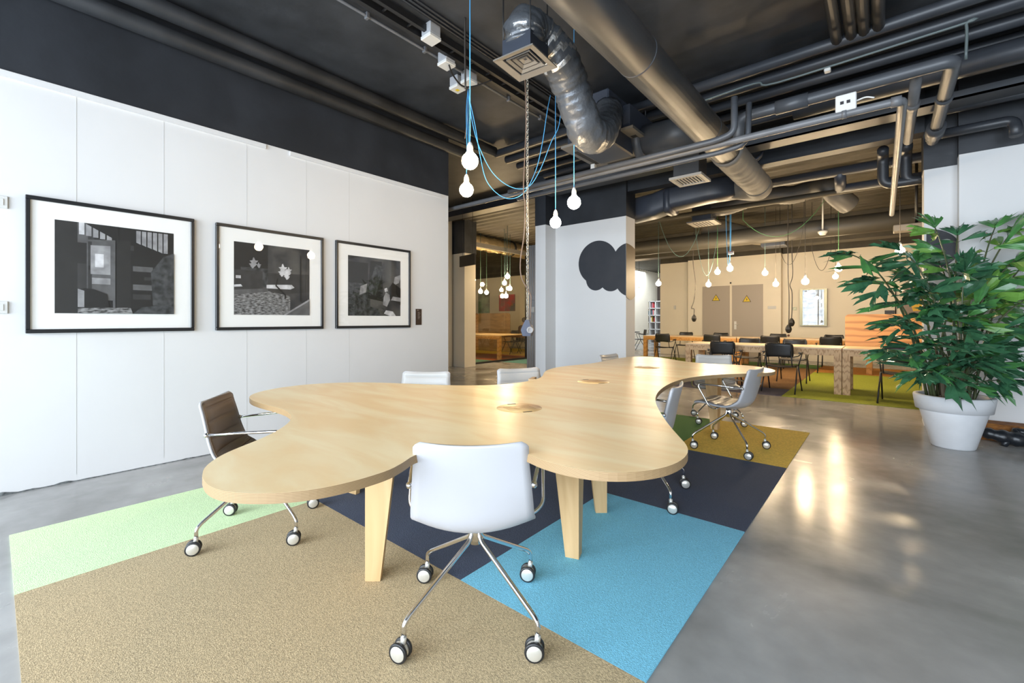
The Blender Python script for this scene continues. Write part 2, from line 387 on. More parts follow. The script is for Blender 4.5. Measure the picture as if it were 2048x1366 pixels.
# left room behind the glass partition
GX = -8.6
struct('wall_corridor', MB().box(GX-.25, GX-.05, -4, 7.8, 0, CE), 'cream')
struct('wall_corridor_head', MB().box(-8.6, WX-.22, 4.3, 4.32, 3.6, CE), 'darkb')
p1 = 7.86
struct('pillar_corridor', MB().box(GX-.10, GX+.36, p1, p1+.4, 0, 2.95).box(GX-.5, GX-.12, p1+.02, p1+.4, 0, 2.95), 'cream')
struct('pillar_corridor_head', MB().box(GX-.5, GX+.37, p1-.01, p1+.42, 2.95, CE), 'dark')
struct('wall_art', MB().box(-18, GX-1.0, 15.6, 15.8, 0, TZ), 'cream')
struct('wall_art_head', MB().box(-18, GX-1.0, 15.62, 15.8, TZ, CE), 'backceil')
struct('wall_art_side', MB().box(-17.9, -17.7, -4, 15.6, 0, CE), 'cream')
struct('wall_far_corner', MB().box(GX-1.0, GX-.9, 15.8, 23.8, 0, CE), 'cream')
g = thing('glass_partition', 'tall clear glass partition wall at the end of the corridor', 'partition', (GX, 8.3, 0))
obj('glass_pane', MB().box(-.006, .006, 0, 7.1, .05, 3.24), 'glassw', g)
obj('bottom_rail', MB().box(-.03, .03, 0, 7.1, 0, .05), 'black', g)
obj('top_rail', MB().box(-.05, .05, 0, 7.1, 3.24, 3.36), 'vent', g)
obj('post', MB().box(-.04, .04, 2.55, 2.68, .05, 3.24), 'black', g)
obj('wooden_edge', MB().box(-.05, .05, -.05, 0, 0, 3.36), 'black', g)

# ------------------------------------------------------------------ inlaid carpets
def rug(poly, label, m, t=.006, group=None):
    return tag(obj('carpet_tile', MB().prism(poly, .0005, t), m), label, 'carpet', group)
def rect(x0, x1, y0, y1): return [(x0, y0), (x1, y0), (x1, y1), (x0, y1)]
cl = dict(lg=carpet('pale_green_carpet', (.68, .86, .50)), br=carpet('brown_carpet', (.50, .385, .225), .22), nv=carpet('navy_carpet', (.062, .078, .125)),
  bl=carpet('sky_blue_carpet', (.21, .58, .78)), gr=carpet('green_carpet', (.12, .27, .065)), ye=carpet('mustard_carpet', (.80, .54, .09), .12, 60),
  li=carpet('lime_carpet', (.32, .36, .03), .1, 40), og=carpet('orange_carpet', (.55, .24, .04), .15, 30), pu=carpet('purple_carpet', (.085, .08, .12)), te=carpet('teal_carpet', (.08, .22, .2)),
  bo=carpet('rust_brown_carpet', (.20, .10, .03), .15, 30), rd=carpet('rust_carpet', (.40, .09, .02), .15, 30), go=carpet('gold_carpet', (.5, .32, .03), .1, 30))
X0, X1, X2, X3 = -3.77, -2.93, -1.51, -.61; Y0, Y1, Y2, Y3, Y4 = .065, 1.415, 2.79, 4.21, 5.69
rug(rect(X0, X1-.002, Y0, Y1-.002), 'pale green carpet piece on the floor in front of the picture wall', cl['lg'])
rug(rect(X1, X3, Y0, Y1-.002), 'large speckled brown carpet piece under the near white chair', cl['br'])
rug([(X0, Y1), (X2-.002, Y1), (X2-.002, Y2), (X3, Y2), (X3, Y3-.002), (X0, Y3-.002)], 'large dark navy carpet piece under the middle of the curved table', cl['nv'])
rug(rect(X2, X3, Y1, Y2-.002), 'bright sky blue carpet piece right of the near table leg', cl['bl'])
rug(rect(X0, X2-.02, Y3, Y4), 'leaf green carpet piece under the far end of the curved table', cl['gr'])
rug(rect(X2-.018, X3, Y3, Y4), 'mustard yellow carpet piece under the white chair with chrome arms', cl['ye'])
XB = -1.25
rug(rect(XB, 4.4, 8.15, 12.4), 'lime green carpet in the rear hall below the plywood screen', cl['li'])
rug(rect(XB, 4.4, 12.402, 14.3), 'orange carpet strip near the back wall right of the lime carpet', cl['og'])
rug(rect(-3.4, XB-.002, 8.15, 9.0), 'dark purple carpet piece at the front edge of the rear hall', cl['pu'])
rug(rect(-3.4, XB-.002, 9.002, 13.2), 'brownish orange carpet between the two rows of long tables', cl['bo'])
rug(rect(-3.4, XB-.002, 13.202, 14.3), 'narrow green carpet strip below the grey double doors', cl['gr'])
rug(rect(-6.3, -3.402, 9.2, 14.3), 'mossy green carpet at the left end of the farthest long table', cl['li'])
rug(rect(GX+.1, -7.3, 9.6, 11.2), 'teal carpet piece on the corridor floor outside the glass partition', cl['te'])
rug(rect(-12.5, GX-.1, 8.6, 9.7), 'teal carpet strip behind the glass partition, nearest the glass', cl['te'])
rug(rect(-12.5, GX-.1, 9.702, 11.6), 'rust orange carpet strip behind the glass partition', cl['rd'])
rug(rect(-13.5, GX-.1, 11.602, 14.5), 'golden yellow carpet behind the glass below the art wall', cl['go'])

# ================================================================== CURVED TABLE
TOPZ = .74
OUT = [(400.7,950.6),(406.8,966),(423.5,978.4),(451,985),(495.8,988),(551.5,987.6),(604,982.6),(646,977),(699,966),(745,951),(785,940),(806,928),(822,910),(850,897),(930,888),(1000,888),(1040,896),(1056,910),(1075,918),(1121.5,933.7),(1183,944.5),(1232,947),(1293.7,943.8),(1336.8,935.8),(1367.5,923),(1383.5,904),(1376.7,890),(1361,876.8),(1338.3,853.7),(1321.4,827.6),(1309,806),(1307,793.8),(1315,780),(1336.7,766),(1362.5,757.2),(1391.8,752),(1435.8,748.7),(1475,747.3),(1509,747),(1531,746.4),(1545.6,745),(1554.4,742.5),(1553,739.8),(1538.3,735.6),(1509,731.5),(1471,729),(1435.8,727.9),(1386,726.2),(1362.5,722.8),(1339,717),(1311,713.2),(1289,712.3),(1262,712.5),(1241.7,714.6),(1215,721),(1185,728),(1155,729.8),(1127,731.7),(1103.4,735.7),(1089,741),(1086,746),(1088,751),(1083,757),(1061,762.6),(1026,767.3),(994.4,770),(955.8,771.3),(904,771),(869,769.7),(791.7,766),(735,764),(681,764.4),(608,767.3),(549.6,775.6),(505.8,785.3),(491,792),(498,800),(515,806),(549.6,813),(578,821),(588.6,830),(583.8,841.4),(569,853.6),(544.8,868),(510.6,882.8),(476.5,895),(444.8,907),(418,924.3),(403.4,938)]
tp = [atz(x, y, TOPZ) for x, y in OUT]
for _ in range(2):      # a light smoothing of the outline
    tp = [tp[i-1]*.2+tp[i]*.6+tp[(i+1) % len(tp)]*.2 for i in range(len(tp))]
sp = spline(tp+[tp[0]], 3)[:-1]
ctr = Vector((-1.8, 3.0, 0))
t = thing('conference_table', 'large curved birch plywood table shaped like a cloud', 'table', (ctr.x, ctr.y, 0))
loc = [(p.x-ctr.x, p.y-ctr.y) for p in sp]
import mathutils
mb = MB(); k = len(loc)
tri = mathutils.geometry.tessellate_polygon([[Vector((p[0], p[1], 0)) for p in loc]])
mb.add([(p[0], p[1], TOPZ) for p in loc], [tuple(f) for f in tri]); mb.add([(p[0], p[1], TOPZ-.03) for p in loc], [tuple(f)[::-1] for f in tri])
mb.k = 1
mb.add([(p[0], p[1], TOPZ-.03) for p in loc]+[(p[0], p[1], TOPZ) for p in loc], [(i, (i+1) % k, k+(i+1) % k, k+i) for i in range(k)])
top = obj('tabletop', mb, ['birch', 'ply'], t)
import bmesh
bm = bmesh.new(); bm.from_mesh(top.data); bmesh.ops.recalc_face_normals(bm, faces=bm.faces)
for f in bm.faces:
    if f.material_index == 0 and ((f.normal.z > 0) != (f.calc_center_median().z > TOPZ-.01)): f.normal_flip()
bm.to_mesh(top.data); bm.free()
jm = mat('joint_brown', (.62, .42, .20), .5)
for y_, hw in ((2.42, .62), (3.65, .52)): obj('joint_line', MB().box(-2.12-ctr.x, -2.12-ctr.x+hw*1.6, y_-ctr.y, y_-ctr.y+.0015, TOPZ, TOPZ+.0006), jm, t)
def leg_L(a, wt=.155, wb=.07, th=.034):     # two tapered boards meeting at a corner
    def L(w_, z):
        q = [(0, 0), (w_, 0), (w_, th), (th, th), (th, w_), (0, w_)]
        ca, sa = math.cos(a), math.sin(a)
        return [(x*ca-y*sa, x*sa+y*ca, z) for x, y in q]
    return MB().loft([L(wb, .0065), L(wt, TOPZ-.03)])
for x, y, a in ((-1.84, 1.12, .70), (-1.18, 1.92, 1.9), (-1.33, 2.50, 2.3), (-1.40, 5.16, 1.5), (-2.87, 1.62, .2), (-2.55, 4.75, -.9), (-2.35, 3.0, .4)):
    l = obj('leg', leg_L(a), 'birchleg', t); l.location = (x-ctr.x, y-ctr.y, 0)
for x, y in ((-1.52, 1.86), (-1.73, 3.03), (-1.83, 4.28)):
    mb = MB(); mb.lathe([(1e-4, TOPZ-.002), (.124, TOPZ-.002), (.124, TOPZ+.0008), (1e-4, TOPZ+.0008)], 40)
    d = obj('cable_disc', mb, 'disc', t, label='darker round veneer disc with slots'); d.location = (x-ctr.x, y-ctr.y, 0)
    mb = MB(); mb.T = Matrix.Rotation(1.08, 4, 'Z')
    for q in range(5): mb.box(-.078, .078, -.052+q*.024, -.047+q*.024, TOPZ+.0009, TOPZ+.0013)
    obj('slot', mb, mat('slot_brown', (.42, .25, .10), .7), d)
    for s_ in (-1, 1): mb = MB(); mb.T = Matrix.Rotation(1.08, 4, 'Z'); mb.box(-.025, .025, s_*.113-.0065, s_*.113+.0065, TOPZ+.0009, TOPZ+.0015); obj('finger_hole', mb, 'slot', d)

# ================================================================== SWIVEL CHAIRS
PROF = spline([Vector((a, b, 0)) for a, b in [(.235, .418), (.215, .436), (.13, .436), (.03, .418), (-.07, .408), (-.14, .418), (-.188, .465), (-.207, .55), (-.224, .65), (-.246, .735), (-.256, .772)]], 4)
NP = len(PROF)-1
def shellfn(inset=0.0, off=0.0):
    def fn(u, v):
        s = v*(1-2*inset)+inset; q = s*NP; i = min(int(q), NP-1); f = q-i; p = PROF[i]*(1-f)+PROF[i+1]*f
        tdir = (PROF[i+1]-PROF[i]).normalized(); nrm = Vector((tdir.y, -tdir.x, 0))      # points to the sitter side
        if nrm.y < 0 and s < .5: nrm = -nrm
        if nrm.x < 0 and s >= .5: nrm = -nrm
        c = (u*2-1)
        hw = (.205+.03*math.sin(PI*min(1, s*1.15))) * (1-inset*1.2)
        e = min(s-inset, 1-inset-s)/.055          # rounded corners
        if e < 1: hw *= 1-.13*(1-e)**2
        if s > .5: hw += .0*(s-.5)
        curve = c*c*(.012+.040*math.exp(-((s-.52)/.16)**2)+.013*max(0, (s-.45))*1.6)
        return Vector((c*hw, p.x+nrm.x*(curve+off), p.y+nrm.y*(curve+off)))
    return fn
def make_swivel(pad, ca0):
    t = thing('swivel_chair', 'x', 'chair')
    obj('shell', MB().sheet(shellfn(), 14, 44, -.012), 'shell', t)
    # quilted cushion: raised bands across seat and back
    f0 = shellfn(.012, .002); 
    def fq(u, v):
        base = shellfn(.016, .001+.009*(abs(math.sin(v*PI*11))**.35)*min(1, 8*u, 8*(1-u), 12*v+.2, 12*(1-v)+.2))
        return base(u, v)
    obj('cushion', MB().sheet(fq, 14, 110, .004), pad, t)
    for s in (-1, 1):
        arm = fillet([(s*.09, .04, .403), (s*.24, .04, .398), (s*.285, .07, .43), (s*.290, .165, .600), (s*.282, .16, .625), (s*.255, -.02, .620), (s*.228, -.195, .610)], .03)
        obj('armrest', MB().tube(arm, .0078, 8).sphere((s*.228, -.197, .610), .013, 8, 6), 'chrome', t)
    hub = MB().lathe([(1e-4, .405), (.075, .405), (.07, .385), (.03, .375), (.026, .36), (1e-4, .36)], 16)
    hub.T = Matrix.Identity(4)
    obj('seat_plate', MB().bbox(-.09, .09, -.10, .12, .392, .412, .006), 'grey', t)
    obj('column', MB().lathe([(1e-4, .395), (.024, .395), (.024, .30), (1e-4, .298)], 14), 'chrome', t)
    for k in range(4):
        a = PI/4+k*PI/2; R = Matrix.Rotation(a, 4, 'Z')
        mb = MB(); mb.T = R; mb.tube(fillet([(.017, 0, .392), (.020, 0, .325), (.315, 0, .150), (.338, 0, .128), (.338, 0, .084)], .03), .0095, 8)
        lg = obj('leg', mb, 'chrome', t)
        ca = ca0+.16*math.sin(k*2.3)
        q = Matrix.Translation(R @ Vector((.338, 0, 0))) @ Matrix.Rotation(ca, 4, 'Z')
        mb = MB(); mb.T = q
        for s in (-1, 1):
            x0, x1 = sorted((s*.009, s*.024))
            mb.T = q @ Matrix.Translation((0, -.012, .036)) @ Matrix.Rotation(PI/2, 4, 'Y')
            mb.lathe([(1e-4, x0), (.024, x0), (.0335, x0+.002), (.036, x0+.005), (.036, x1-.004), (.0335, x1), (.027, x1-.0015 if s > 0 else x1), (1e-4, x1)], 20)
        obj('caster_wheel', mb, 'blackp', lg)
        mb = MB()
        for s in (-1, 1):
            mb.T = q @ Matrix.Translation((0, -.012, .036)) @ Matrix.Rotation(PI/2, 4, 'Y')
            z0, z1 = sorted((s*.0225, s*.0258)); mb.lathe([(1e-4, z0), (.027, z0), (.028, (z0+z1)/2), (.026, z1), (1e-4, z1)], 20)
        mb.T = q @ Matrix.Translation((0, -.012, .036)) @ Matrix.Rotation(PI/2, 4, 'Y'); mb.lathe([(1e-4, -.008), (.03, -.008), (.03, .008), (1e-4, .008)], 16)
        mb.T = q; mb.tube([(0, 0, .088), (0, -.002, .062)], .011, 10)
        obj('hub_cap', mb, 'steel', lg)
    return t
def put(ch, x, y, deg, label, group=None):
    ch.location = (x, y, .006); ch.rotation_euler = (0, 0, math.radians(deg-90)); ch['label'] = label
    if group: ch['group'] = group
GRP = 'swivel chairs around the curved table'
white = make_swivel('whitepad', -1.76); put(white, -1.282, 1.285, 131, 'white leather swivel chair nearest the camera, its back turned to us', GRP)
brown = make_swivel('brownpad', .15); put(brown, -2.77, 1.02, 53, 'swivel chair with quilted brown leather cushion in the left notch of the table', GRP)
greyc = make_swivel('greypad', .25); put(greyc, -1.12, 4.50, 174, 'white swivel chair with grey seat pad standing clear on the mustard carpet', GRP)
def dd(src, x, y, deg, label): return dup(src, (x, y, .006), math.radians(deg-90), label, GRP)
dd(white, -2.83, 2.19, -55, 'pale quilted swivel chair behind the table, in front of the end of the picture wall')
dd(white, -2.32, 2.97, -29, 'pale quilted swivel chair behind the table, in front of the dark corridor opening')
dd(white, -2.44, 5.05, -5, 'pale quilted swivel chair farthest back, in front of the cloud pillar')
dd(greyc, -1.30, 2.95, 190, 'white swivel chair seen edge-on in the right notch of the table')
dd(white, -1.54, 5.64, -66, 'white quilted swivel chair at the far end of the table near the long tables')

# ================================================================== PICTURES
fr = [((0.155, 1.155), 'black framed photograph with a pale panelled door, largest on the wall at left', 0),
      ((1.32, 2.325), 'black framed photograph with a white flower vase, middle one of the three', 1),
      ((2.47, 3.475), 'black framed dark photograph of plants, rightmost of the three', 2)]
G = [mat('photo_grey_%d' % i, (c, c, c*1.03), .6, var=.25, vs_=14, detail=8) for i, c in enumerate((.003, .010, .030, .10, .30, .6))]
G2 = [mat('photo_leaves', (.008, .010, .011), .6, col2=(.07, .075, .08), vs_=22, detail=9), mat('photo_cobbles', (.02, .02, .02), .6, col2=(.32, .32, .32), vs_=30, stretch=(1, 1, 3), detail=3), mat('photo_haze', (.014, .016, .022), .6, col2=(.10, .097, .09), vs_=4)]
def photo(kind, w_, h_):
    # local frame: y right, z up from the photo's lower left corner; returns mesh of flat layers 0.3 mm apart
    mb = MB(); L = [0]
    def q(m, pts):
        L[0] += 1; x = .0003*L[0]; mb.k = m; mb.add([(x, a*w_, b*h_) for a, b in pts], [tuple(range(len(pts)))])
    def r(m, a, b, c, d): q(m, [(a, c), (b, c), (b, d), (a, d)])
    r(0, 0, 1, 0, 1)
    if kind == 0:
        r(1, .0, .17, 0, 1); r(2, .17, .30, .12, 1); r(3, .17, .25, .72, 1); r(1, .17, .26, .55, .78)
        for i in range(5): r(5 if i < 1 else 4, .18+.055*i, .222+.055*i, .87-.01*i, 1)
        q(0, [(.22, 1), (.5, .83), (.5, 1)])
        q(3, [(.24, .15), (.46, .15), (.46, .84), (.24, .82)]); r(2, .25, .28, .2, .8)
        q(4, [(.27, .44), (.43, .44), (.43, .77), (.27, .76)]); r(4, .28, .43, .33, .40)
        r(5, .305, .375, .52, .67)          # blank notice on the door
        r(0, .255, .265, .48, .53); r(3, .45, .47, .0, .84); r(1, .48, .60, .05, .85); r(2, .6, .63, .1, .8)
        for i in range(6): q(4, [(.65+.05*i, .98), (.69+.05*i, .98), (.69+.05*i, .82-.02*i), (.65+.05*i, .84-.02*i)])
        r(0, .60, 1, .05, .74); r(3, .62, .80, .50, .56); r(3, .62, .80, .28, .345); r(2, .62, .78, .17, .23); r(2, .72, .82, .40, .44)
        q(6, [(.80, .10), (1, .1), (1, .75), (.9, .7), (.78, .5)]); q(0, [(.17, .04), (.42, .06), (.40, .22), (.30, .27), (.22, .28), (.17, .26)]); q(4, [(.17, .07), (.22, .07), (.22, .25), (.17, .27)])
        q(7, [(.17, 0), (.62, 0), (.6, .07), (.17, .06)]); q(6, [(.62, 0), (1, 0), (1, .12), (.7, .08)])
    elif kind == 1:
        r(8, 0, 1, 0, 1); r(1, 0, .42, .62, 1); r(6, .08, .42, .4, .66); r(2, 0, .35, .30, .62)
        q(2, [(.42, .28), (1, .35), (1, .9), (.42, 1)]); q(8, [(.42, .6), (1, .62), (1, 1), (.42, 1)])
        q(7, [(0, .0), (.72, .0), (.72, .28), (.42, .34), (0, .27)]); q(3, [(0, .27), (.42, .33), (.42, .38), (0, .34)])
        for cx, cy, s in ((.62, .68, .055), (.67, .60, .06), (.60, .62, .045), (.70, .66, .04), (.24, .74, .05), (.22, .70, .04), (.30, .70, .03)):
            q(4 if cx < .5 else 5, [(cx+s*(1+.5*math.sin(5*a))*.8*math.cos(a), cy+s*(1+.4*math.sin(4*a+1))*math.sin(a)) for a in [2*PI*i/16 for i in range(16)]])
        q(5, [(.40, .38), (.72, .38), (.78, .41), (.74, .45), (.55, .44), (.4, .43)]); q(0, [(.54, .53), (.56, .54), (.535, .43), (.66, .30), (.66, .24), (.64, .24), (.64, .29), (.515, .42)])
        r(5, .02, .08, .50, .54); q(5, [(0, .38), (.1, .39), (.08, .42), (0, .41)])
        q(4, [(.62, 0), (1, .25), (1, 0)]); q(3, [(.66, 0), (1, .22), (1, 0)]); r(0, .86, .875, .2, .9)
    else:
        r(8, 0, 1, 0, 1); r(1, 0, .36, .55, .9); r(6, 0, .40, 0, .55); q(1, [(.35, .3), (.65, .25), (.62, .95), (.4, .95)]); q(6, [(.36, .4), (.5, .35), (.66, .85), (.5, .9), (.4, .6)])
        q(6, [(0, 0), (.6, 0), (.55, .12), (.25, .2), (0, .22)]); q(4, [(.2, .35), (.32, .4), (.34, .55), (.22, .5)])
        q(4, [(.64, .20), (.72, .16), (.78, .28), (.8, .36), (.70, .42), (.66, .34)]); q(5, [(.68, .42), (.74, .44), (.72, .50), (.67, .48)]); q(4, [(.85, .55), (.97, .60), (1, .75), (.88, .70)]); q(0, [(.78, .3), (1, .2), (1, .5), (.84, .6), (.76, .5)])
        q(4, [(.8, .28), (1, .26), (1, .33), (.84, .35)]); q(5, [(.66, .04), (.78, 0), (.9, 0), (.84, .08), (.7, .1)])
    return mb
for (y0, y1), lab, kd in fr:
    z0, z1 = 1.125, 2.11; t = thing('picture_frame', lab, 'picture', (WX, y0, z0), 0, 'framed photographs on the left wall')
    w_, h_ = y1-y0, z1-z0
    mb = MB().bbox(.0, .034, 0, w_, 0, .028, .003).bbox(0, .034, 0, w_, h_-.028, h_, .003).bbox(0, .034, 0, .024, .028, h_-.028, .003).bbox(0, .034, w_-.024, w_, .028, h_-.028, .003)
    obj('frame', mb, 'blackf', t)
    obj('mount', MB().box(.012, .016, .02, w_-.02, .024, h_-.024), 'mount', t)
    pw = .71; ph = .69; p = obj('photograph', photo(kd, pw, ph), G+G2, t); p.location = (.0162, (w_-pw)/2+(0.0), .145)
    obj('glazing', MB().box(.0265, .028, .022, w_-.022, .026, h_-.026), 'glass', t)
t = thing('wall_plaque', 'small dark brown information plaque right of the last picture', 'sign', (WX, 3.575, 1.155))
obj('plate', MB().bbox(0, .006, 0, .095, 0, .21, .001), mat('plaque_brown', (.035, .018, .012), .4), t)
mb = MB()
mb.box(.0062, .0068, .02, .045, .19, .196)
for i in range(7): mb.box(.0062, .0068, .032+.0, .060+.012*((i*5) % 3)/2, .165-.014*i, .168-.014*i)
obj('printed_lines', mb, mat('pale_print', (.42, .38, .34), .6), t)
for z_, l in ((1.995, 'small white switch plate on the left wall edge, upper of two'), (1.265, 'small white socket plate on the left wall edge, lower of two')):
    t = thing('wall_switch', l, 'switch', (WX, .0, z_)); obj('plate', MB().bbox(0, .012, 0, .075, 0, .085, .003), 'plastic', t); obj('rocker', MB().bbox(.012, .016, .02, .055, .02, .065, .001), 'plastic', t)

# cloud shaped chalkboard painted on the pillar front and side
def cloud_union(circs, x0, x1, n=90):
    lo, hi = [], []
    for i in range(n+1):
        x = x0+(x1-x0)*i/n; zs = []
        for cx, cz, r in circs:
            d = r*r-(x-cx)**2
            if d > 0: zs.append((cz-math.sqrt(d), cz+math.sqrt(d)))
        if zs: lo.append((x, min(a for a, b in zs))); hi.append((x, max(b for a, b in zs)))
    return lo, hi
P = lambda x, y: atY(x, y, PY)
def circ(x, y, rx_):
    a = P(x, y); b = P(x+rx_, y); c = P(x-rx_, y); return (a.x, a.z, (b.x-c.x)/2)
cs = [circ(1195, 525, 38.5), circ(1192, 559, 19.5), circ(1222, 559, 21.5), circ(1257, 519, 31), circ(1264, 557, 34)]
s_ = P(1252, 500)
xs0 = cs[0][0]-cs[0][2]+.001; lo, hi = cloud_union(cs, xs0, px1)
t = thing('chalkboard', 'black cloud shaped chalkboard wrapping the corner of the white pillar', 'chalkboard', (px1, PY, 1.5))
mb = MB(); n = len(lo)
vs_ = []
for (x, a), (_, b) in zip(lo, hi): vs_ += [(x-px1, -.008, a-1.5), (x-px1, -.008, b-1.5), (x-px1, 0, a-1.5), (x-px1, 0, b-1.5)]
fs_ = []
for i in range(n-1):
    a = 4*i; b = a+4; fs_ += [(a, b, b+1, a+1), (a+1, b+1, b+3, a+3), (a+2, b+2, b, a)]
fs_ += [(0, 1, 3, 2)]
mb.add(vs_, fs_); obj('front_panel', mb, 'chalk', t)
r2 = .46; zc = cs[3][1]
mb = MB(); vs_ = []; fs_ = []; n = 24
for i in range(n+1):
    y = -.008+.34*i/n; top_ = zc+cs[3][2]*math.sqrt(max(0, 1-(y/.52)**2)); bot_ = cs[4][1]-cs[4][2]-.10*(1-abs(y/.17-1)) if y < .34 else 0
    bot_ = min(cs[4][1]-cs[4][2]+0.03*i/n, cs[4][1])-.06*math.sin(PI*min(1, y/.34))
    vs_ += [(0, y, bot_-1.5), (0, y, top_-1.5), (.008, y, bot_-1.5), (.008, y, top_-1.5)]
for i in range(n): a = 4*i; b = a+4; fs_ += [(a+2, a+3, b+3, b+2), (a+1, b+1, b+3, a+3), (a+2, b+2, b, a)]
mb.add(vs_, fs_); obj('side_panel', mb, mat('chalk_side_warm_lit', (.13, .085, .04), .4), t)  # also chalkboard; the warm light on this side is put into its colour
# half round black shape on the right pillar
t0 = atY(1852, 500, 6.945); rr = .5*(atY(1852, 459, 6.945).z-atY(1852, 541, 6.945).z)
mb = MB(); pl = [(0, -rr), ]; n = 20
poly = [(math.sin(PI*i/n)*rr*1.15*(1 if 0 < i < n else 0), -rr*math.cos(PI*i/n)) for i in range(n+1)]
vs_ = [(a, -.006, b) for a, b in poly]+[(a, .0, b) for a, b in poly]; m_ = len(poly)
mb.add(vs_, [tuple(range(m_)), tuple(range(m_, 2*m_))[::-1]]+[(i, (i+1) % m_, m_+(i+1) % m_, m_+i) for i in range(m_)])
o = tag(obj('chalkboard', mb, 'chalk'), 'black half round chalkboard on the pillar behind the plant', 'chalkboard'); o.location = (rx0+.02, 6.95, t0.z)

# ================================================================== PENDANT BULBS
def bulb_parts(t, s, bm_='bulb', r=.055, cap='plastic'):
    b = MB(); b.lathe([(1e-4, -r)]+[(r*math.sin(PI*i/11), -r*math.cos(PI*i/11)) for i in range(1, 10)]+[(.024, r*1.0), (.018, r*1.18)], 18)
    obj('bulb', b, bm_, t)
    obj('socket', MB().lathe([(.019, r*1.05), (.0205, r*1.1), (.0205, r*1.75), (.014, r*2.1), (.006, r*2.3), (1e-4, r*2.3)], 14), cap, t)
def pendant(p, label, group, cordpts=None, cord='blue', bm_='bulb', r=.055, cr=.0035, top=None):
    t = thing('pendant_lamp', label, 'lamp', p, 0, group); bulb_parts(t, 1, bm_, r)
    top = CE if top is None else top
    pts = [(0, 0, r*2.2)]+([Vector(q)-Vector(p) for q in cordpts] if cordpts else [(0, 0, top-p[2])])
    obj('cord', MB().tube(spline(pts, 6) if len(pts) > 2 else pts, cr, 6), cord, t)
    return t
GP = 'bare bulbs over the curved table'
b1 = V(940, 322, 2.9); b2 = V(933, 380, 3.5); b3 = V(1148, 405, 3.95); b4 = V(1111, 445, 4.3)
hub = V(937, 178, 4.2); hub.z = min(hub.z, 3.6)
pendant(b1, 'biggest lit bare bulb, on a straight blue cord, nearest the camera', GP)
pendant(b2, 'lit bare bulb hanging just below the biggest bulb', GP, [V(934, 300, 3.5), V(933, 220, 3.7), V(936, 180, 3.9)])
c3 = V(1148, 120, 3.6)
pendant(b3, 'lit bare bulb right of the hanging chain, below the foil duct', GP, r=.06)
pendant(b4, 'smallest and lowest lit bare bulb, left of the cloud pillar', GP)
def cable(name, label, pts, m, r=.0035, n=8, cat='cable', group=None, raw=False):
    return tag(obj(name, MB().tube(pts if raw else spline(pts, n), r, 6), m), label, cat, group)
cable('light_cord', 'blue cord looping low from the ceiling boxes to the foil duct, upper loop', [V(937, 185, 3.9), V(943, 235, 3.9), V(957, 290, 3.9), V(985, 345, 3.9), V(1022, 374, 4.0), V(1056, 374, 4.05), V(1080, 340, 4.1), V(1102, 285, 4.15), V(1118, 250, 4.2), V(1124, 190, 4.3)], 'blue')
cable('light_cord', 'blue cord looping lowest below the ceiling, lower loop beside the chain', [V(936, 185, 3.9), V(950, 250, 3.9), V(960, 310, 3.9), V(975, 365, 3.9), V(1010, 396, 4.0), V(1045, 388, 4.05), V(1070, 345, 4.1), V(1084, 290, 4.15), V(1094, 225, 4.2), V(1101, 190, 4.3)], 'blue')
cable('light_cord', 'pair of blue cords dropping straight beside the biggest bulb', [V(937, 178, 3.9), V(936, 240, 3.5), V(938, 285, 3.2)], 'blue')
cable('hanging_wire', 'thin brown wire end dangling left of the biggest bulb', [V(936, 200, 3.8), V(935, 235, 3.8), V(930, 277, 3.8)], 'browncord', .003)
cable('hanging_hook', 'dark hook rod and chain hanging from the ceiling left of the blue cord', [V(930, 35, 3.83), V(930, 100, 3.83), V(931, 178, 3.83)], 'dcord', .008)
# chain with power cube
Z0 = 4.0
ct = atz(1050, 150, 3.3); cb = V(1055, 640, Z0)
t = thing('chain_power_cube', 'grey power socket cube hanging on a long metal chain', 'socket', (cb.x, cb.y, cb.z))
mb = MB(); top_ = CE-cb.z; zl = 0.0; i = 0
while zl < top_:
    rr_ = .0095; hl = .014
    pts = []
    for q in range(9):
        a = 2*PI*q/8; cx_, cz_ = rr_*math.cos(a), math.sin(a)*rr_+(hl if math.sin(a) > 0 else -hl)*.6
        pts.append((cx_, 0, zl+cz_) if i % 2 == 0 else (0, cx_, zl+cz_))
    mb.tube(pts, .0028, 4, False); zl += .030; i += 1
obj('chain', mb, 'chain', t)
R = lambda x, y: V(x, y, Z0)-cb
obj('supply_cable', MB().tube(spline([R(1060, 638), R(1062, 600), R(1059, 585), R(1043, 555), R(1041, 520), R(1048, 470), R(1050, 410), R(1047, 375), R(1052, 250), R(1050, 150)], 8), .0055, 8), 'browncord', t)
mb = MB(); mb.T = Matrix.Rotation(.75, 4, 'Z')
mb.loft([[(.02*math.cos(2*PI*q/6), .02*math.sin(2*PI*q/6), -.0) for q in range(6)], [(.045*math.cos(2*PI*q/6), .045*math.sin(2*PI*q/6), -.05) for q in range(6)], [(.062*math.cos(2*PI*q/6), .062*math.sin(2*PI*q/6), -.09) for q in range(6)], [(.045*math.cos(2*PI*q/6), .045*math.sin(2*PI*q/6), -.145) for q in range(6)]])
obj('socket_cube', mb, mat('dark_blue_plastic', (.09, .11, .16), .4), t)
mb = MB(); mb.T = Matrix.Rotation(A0+.35, 4, 'Z') @ Matrix.Translation((0, -.052, -.09)) @ Matrix.Rotation(PI/2, 4, 'X')
mb.lathe([(1e-4, .010), (.020, .010), (.026, .014), (.030, .012), (.030, 0), (1e-4, 0)], 16)
obj('socket_face', mb, 'grey', t)

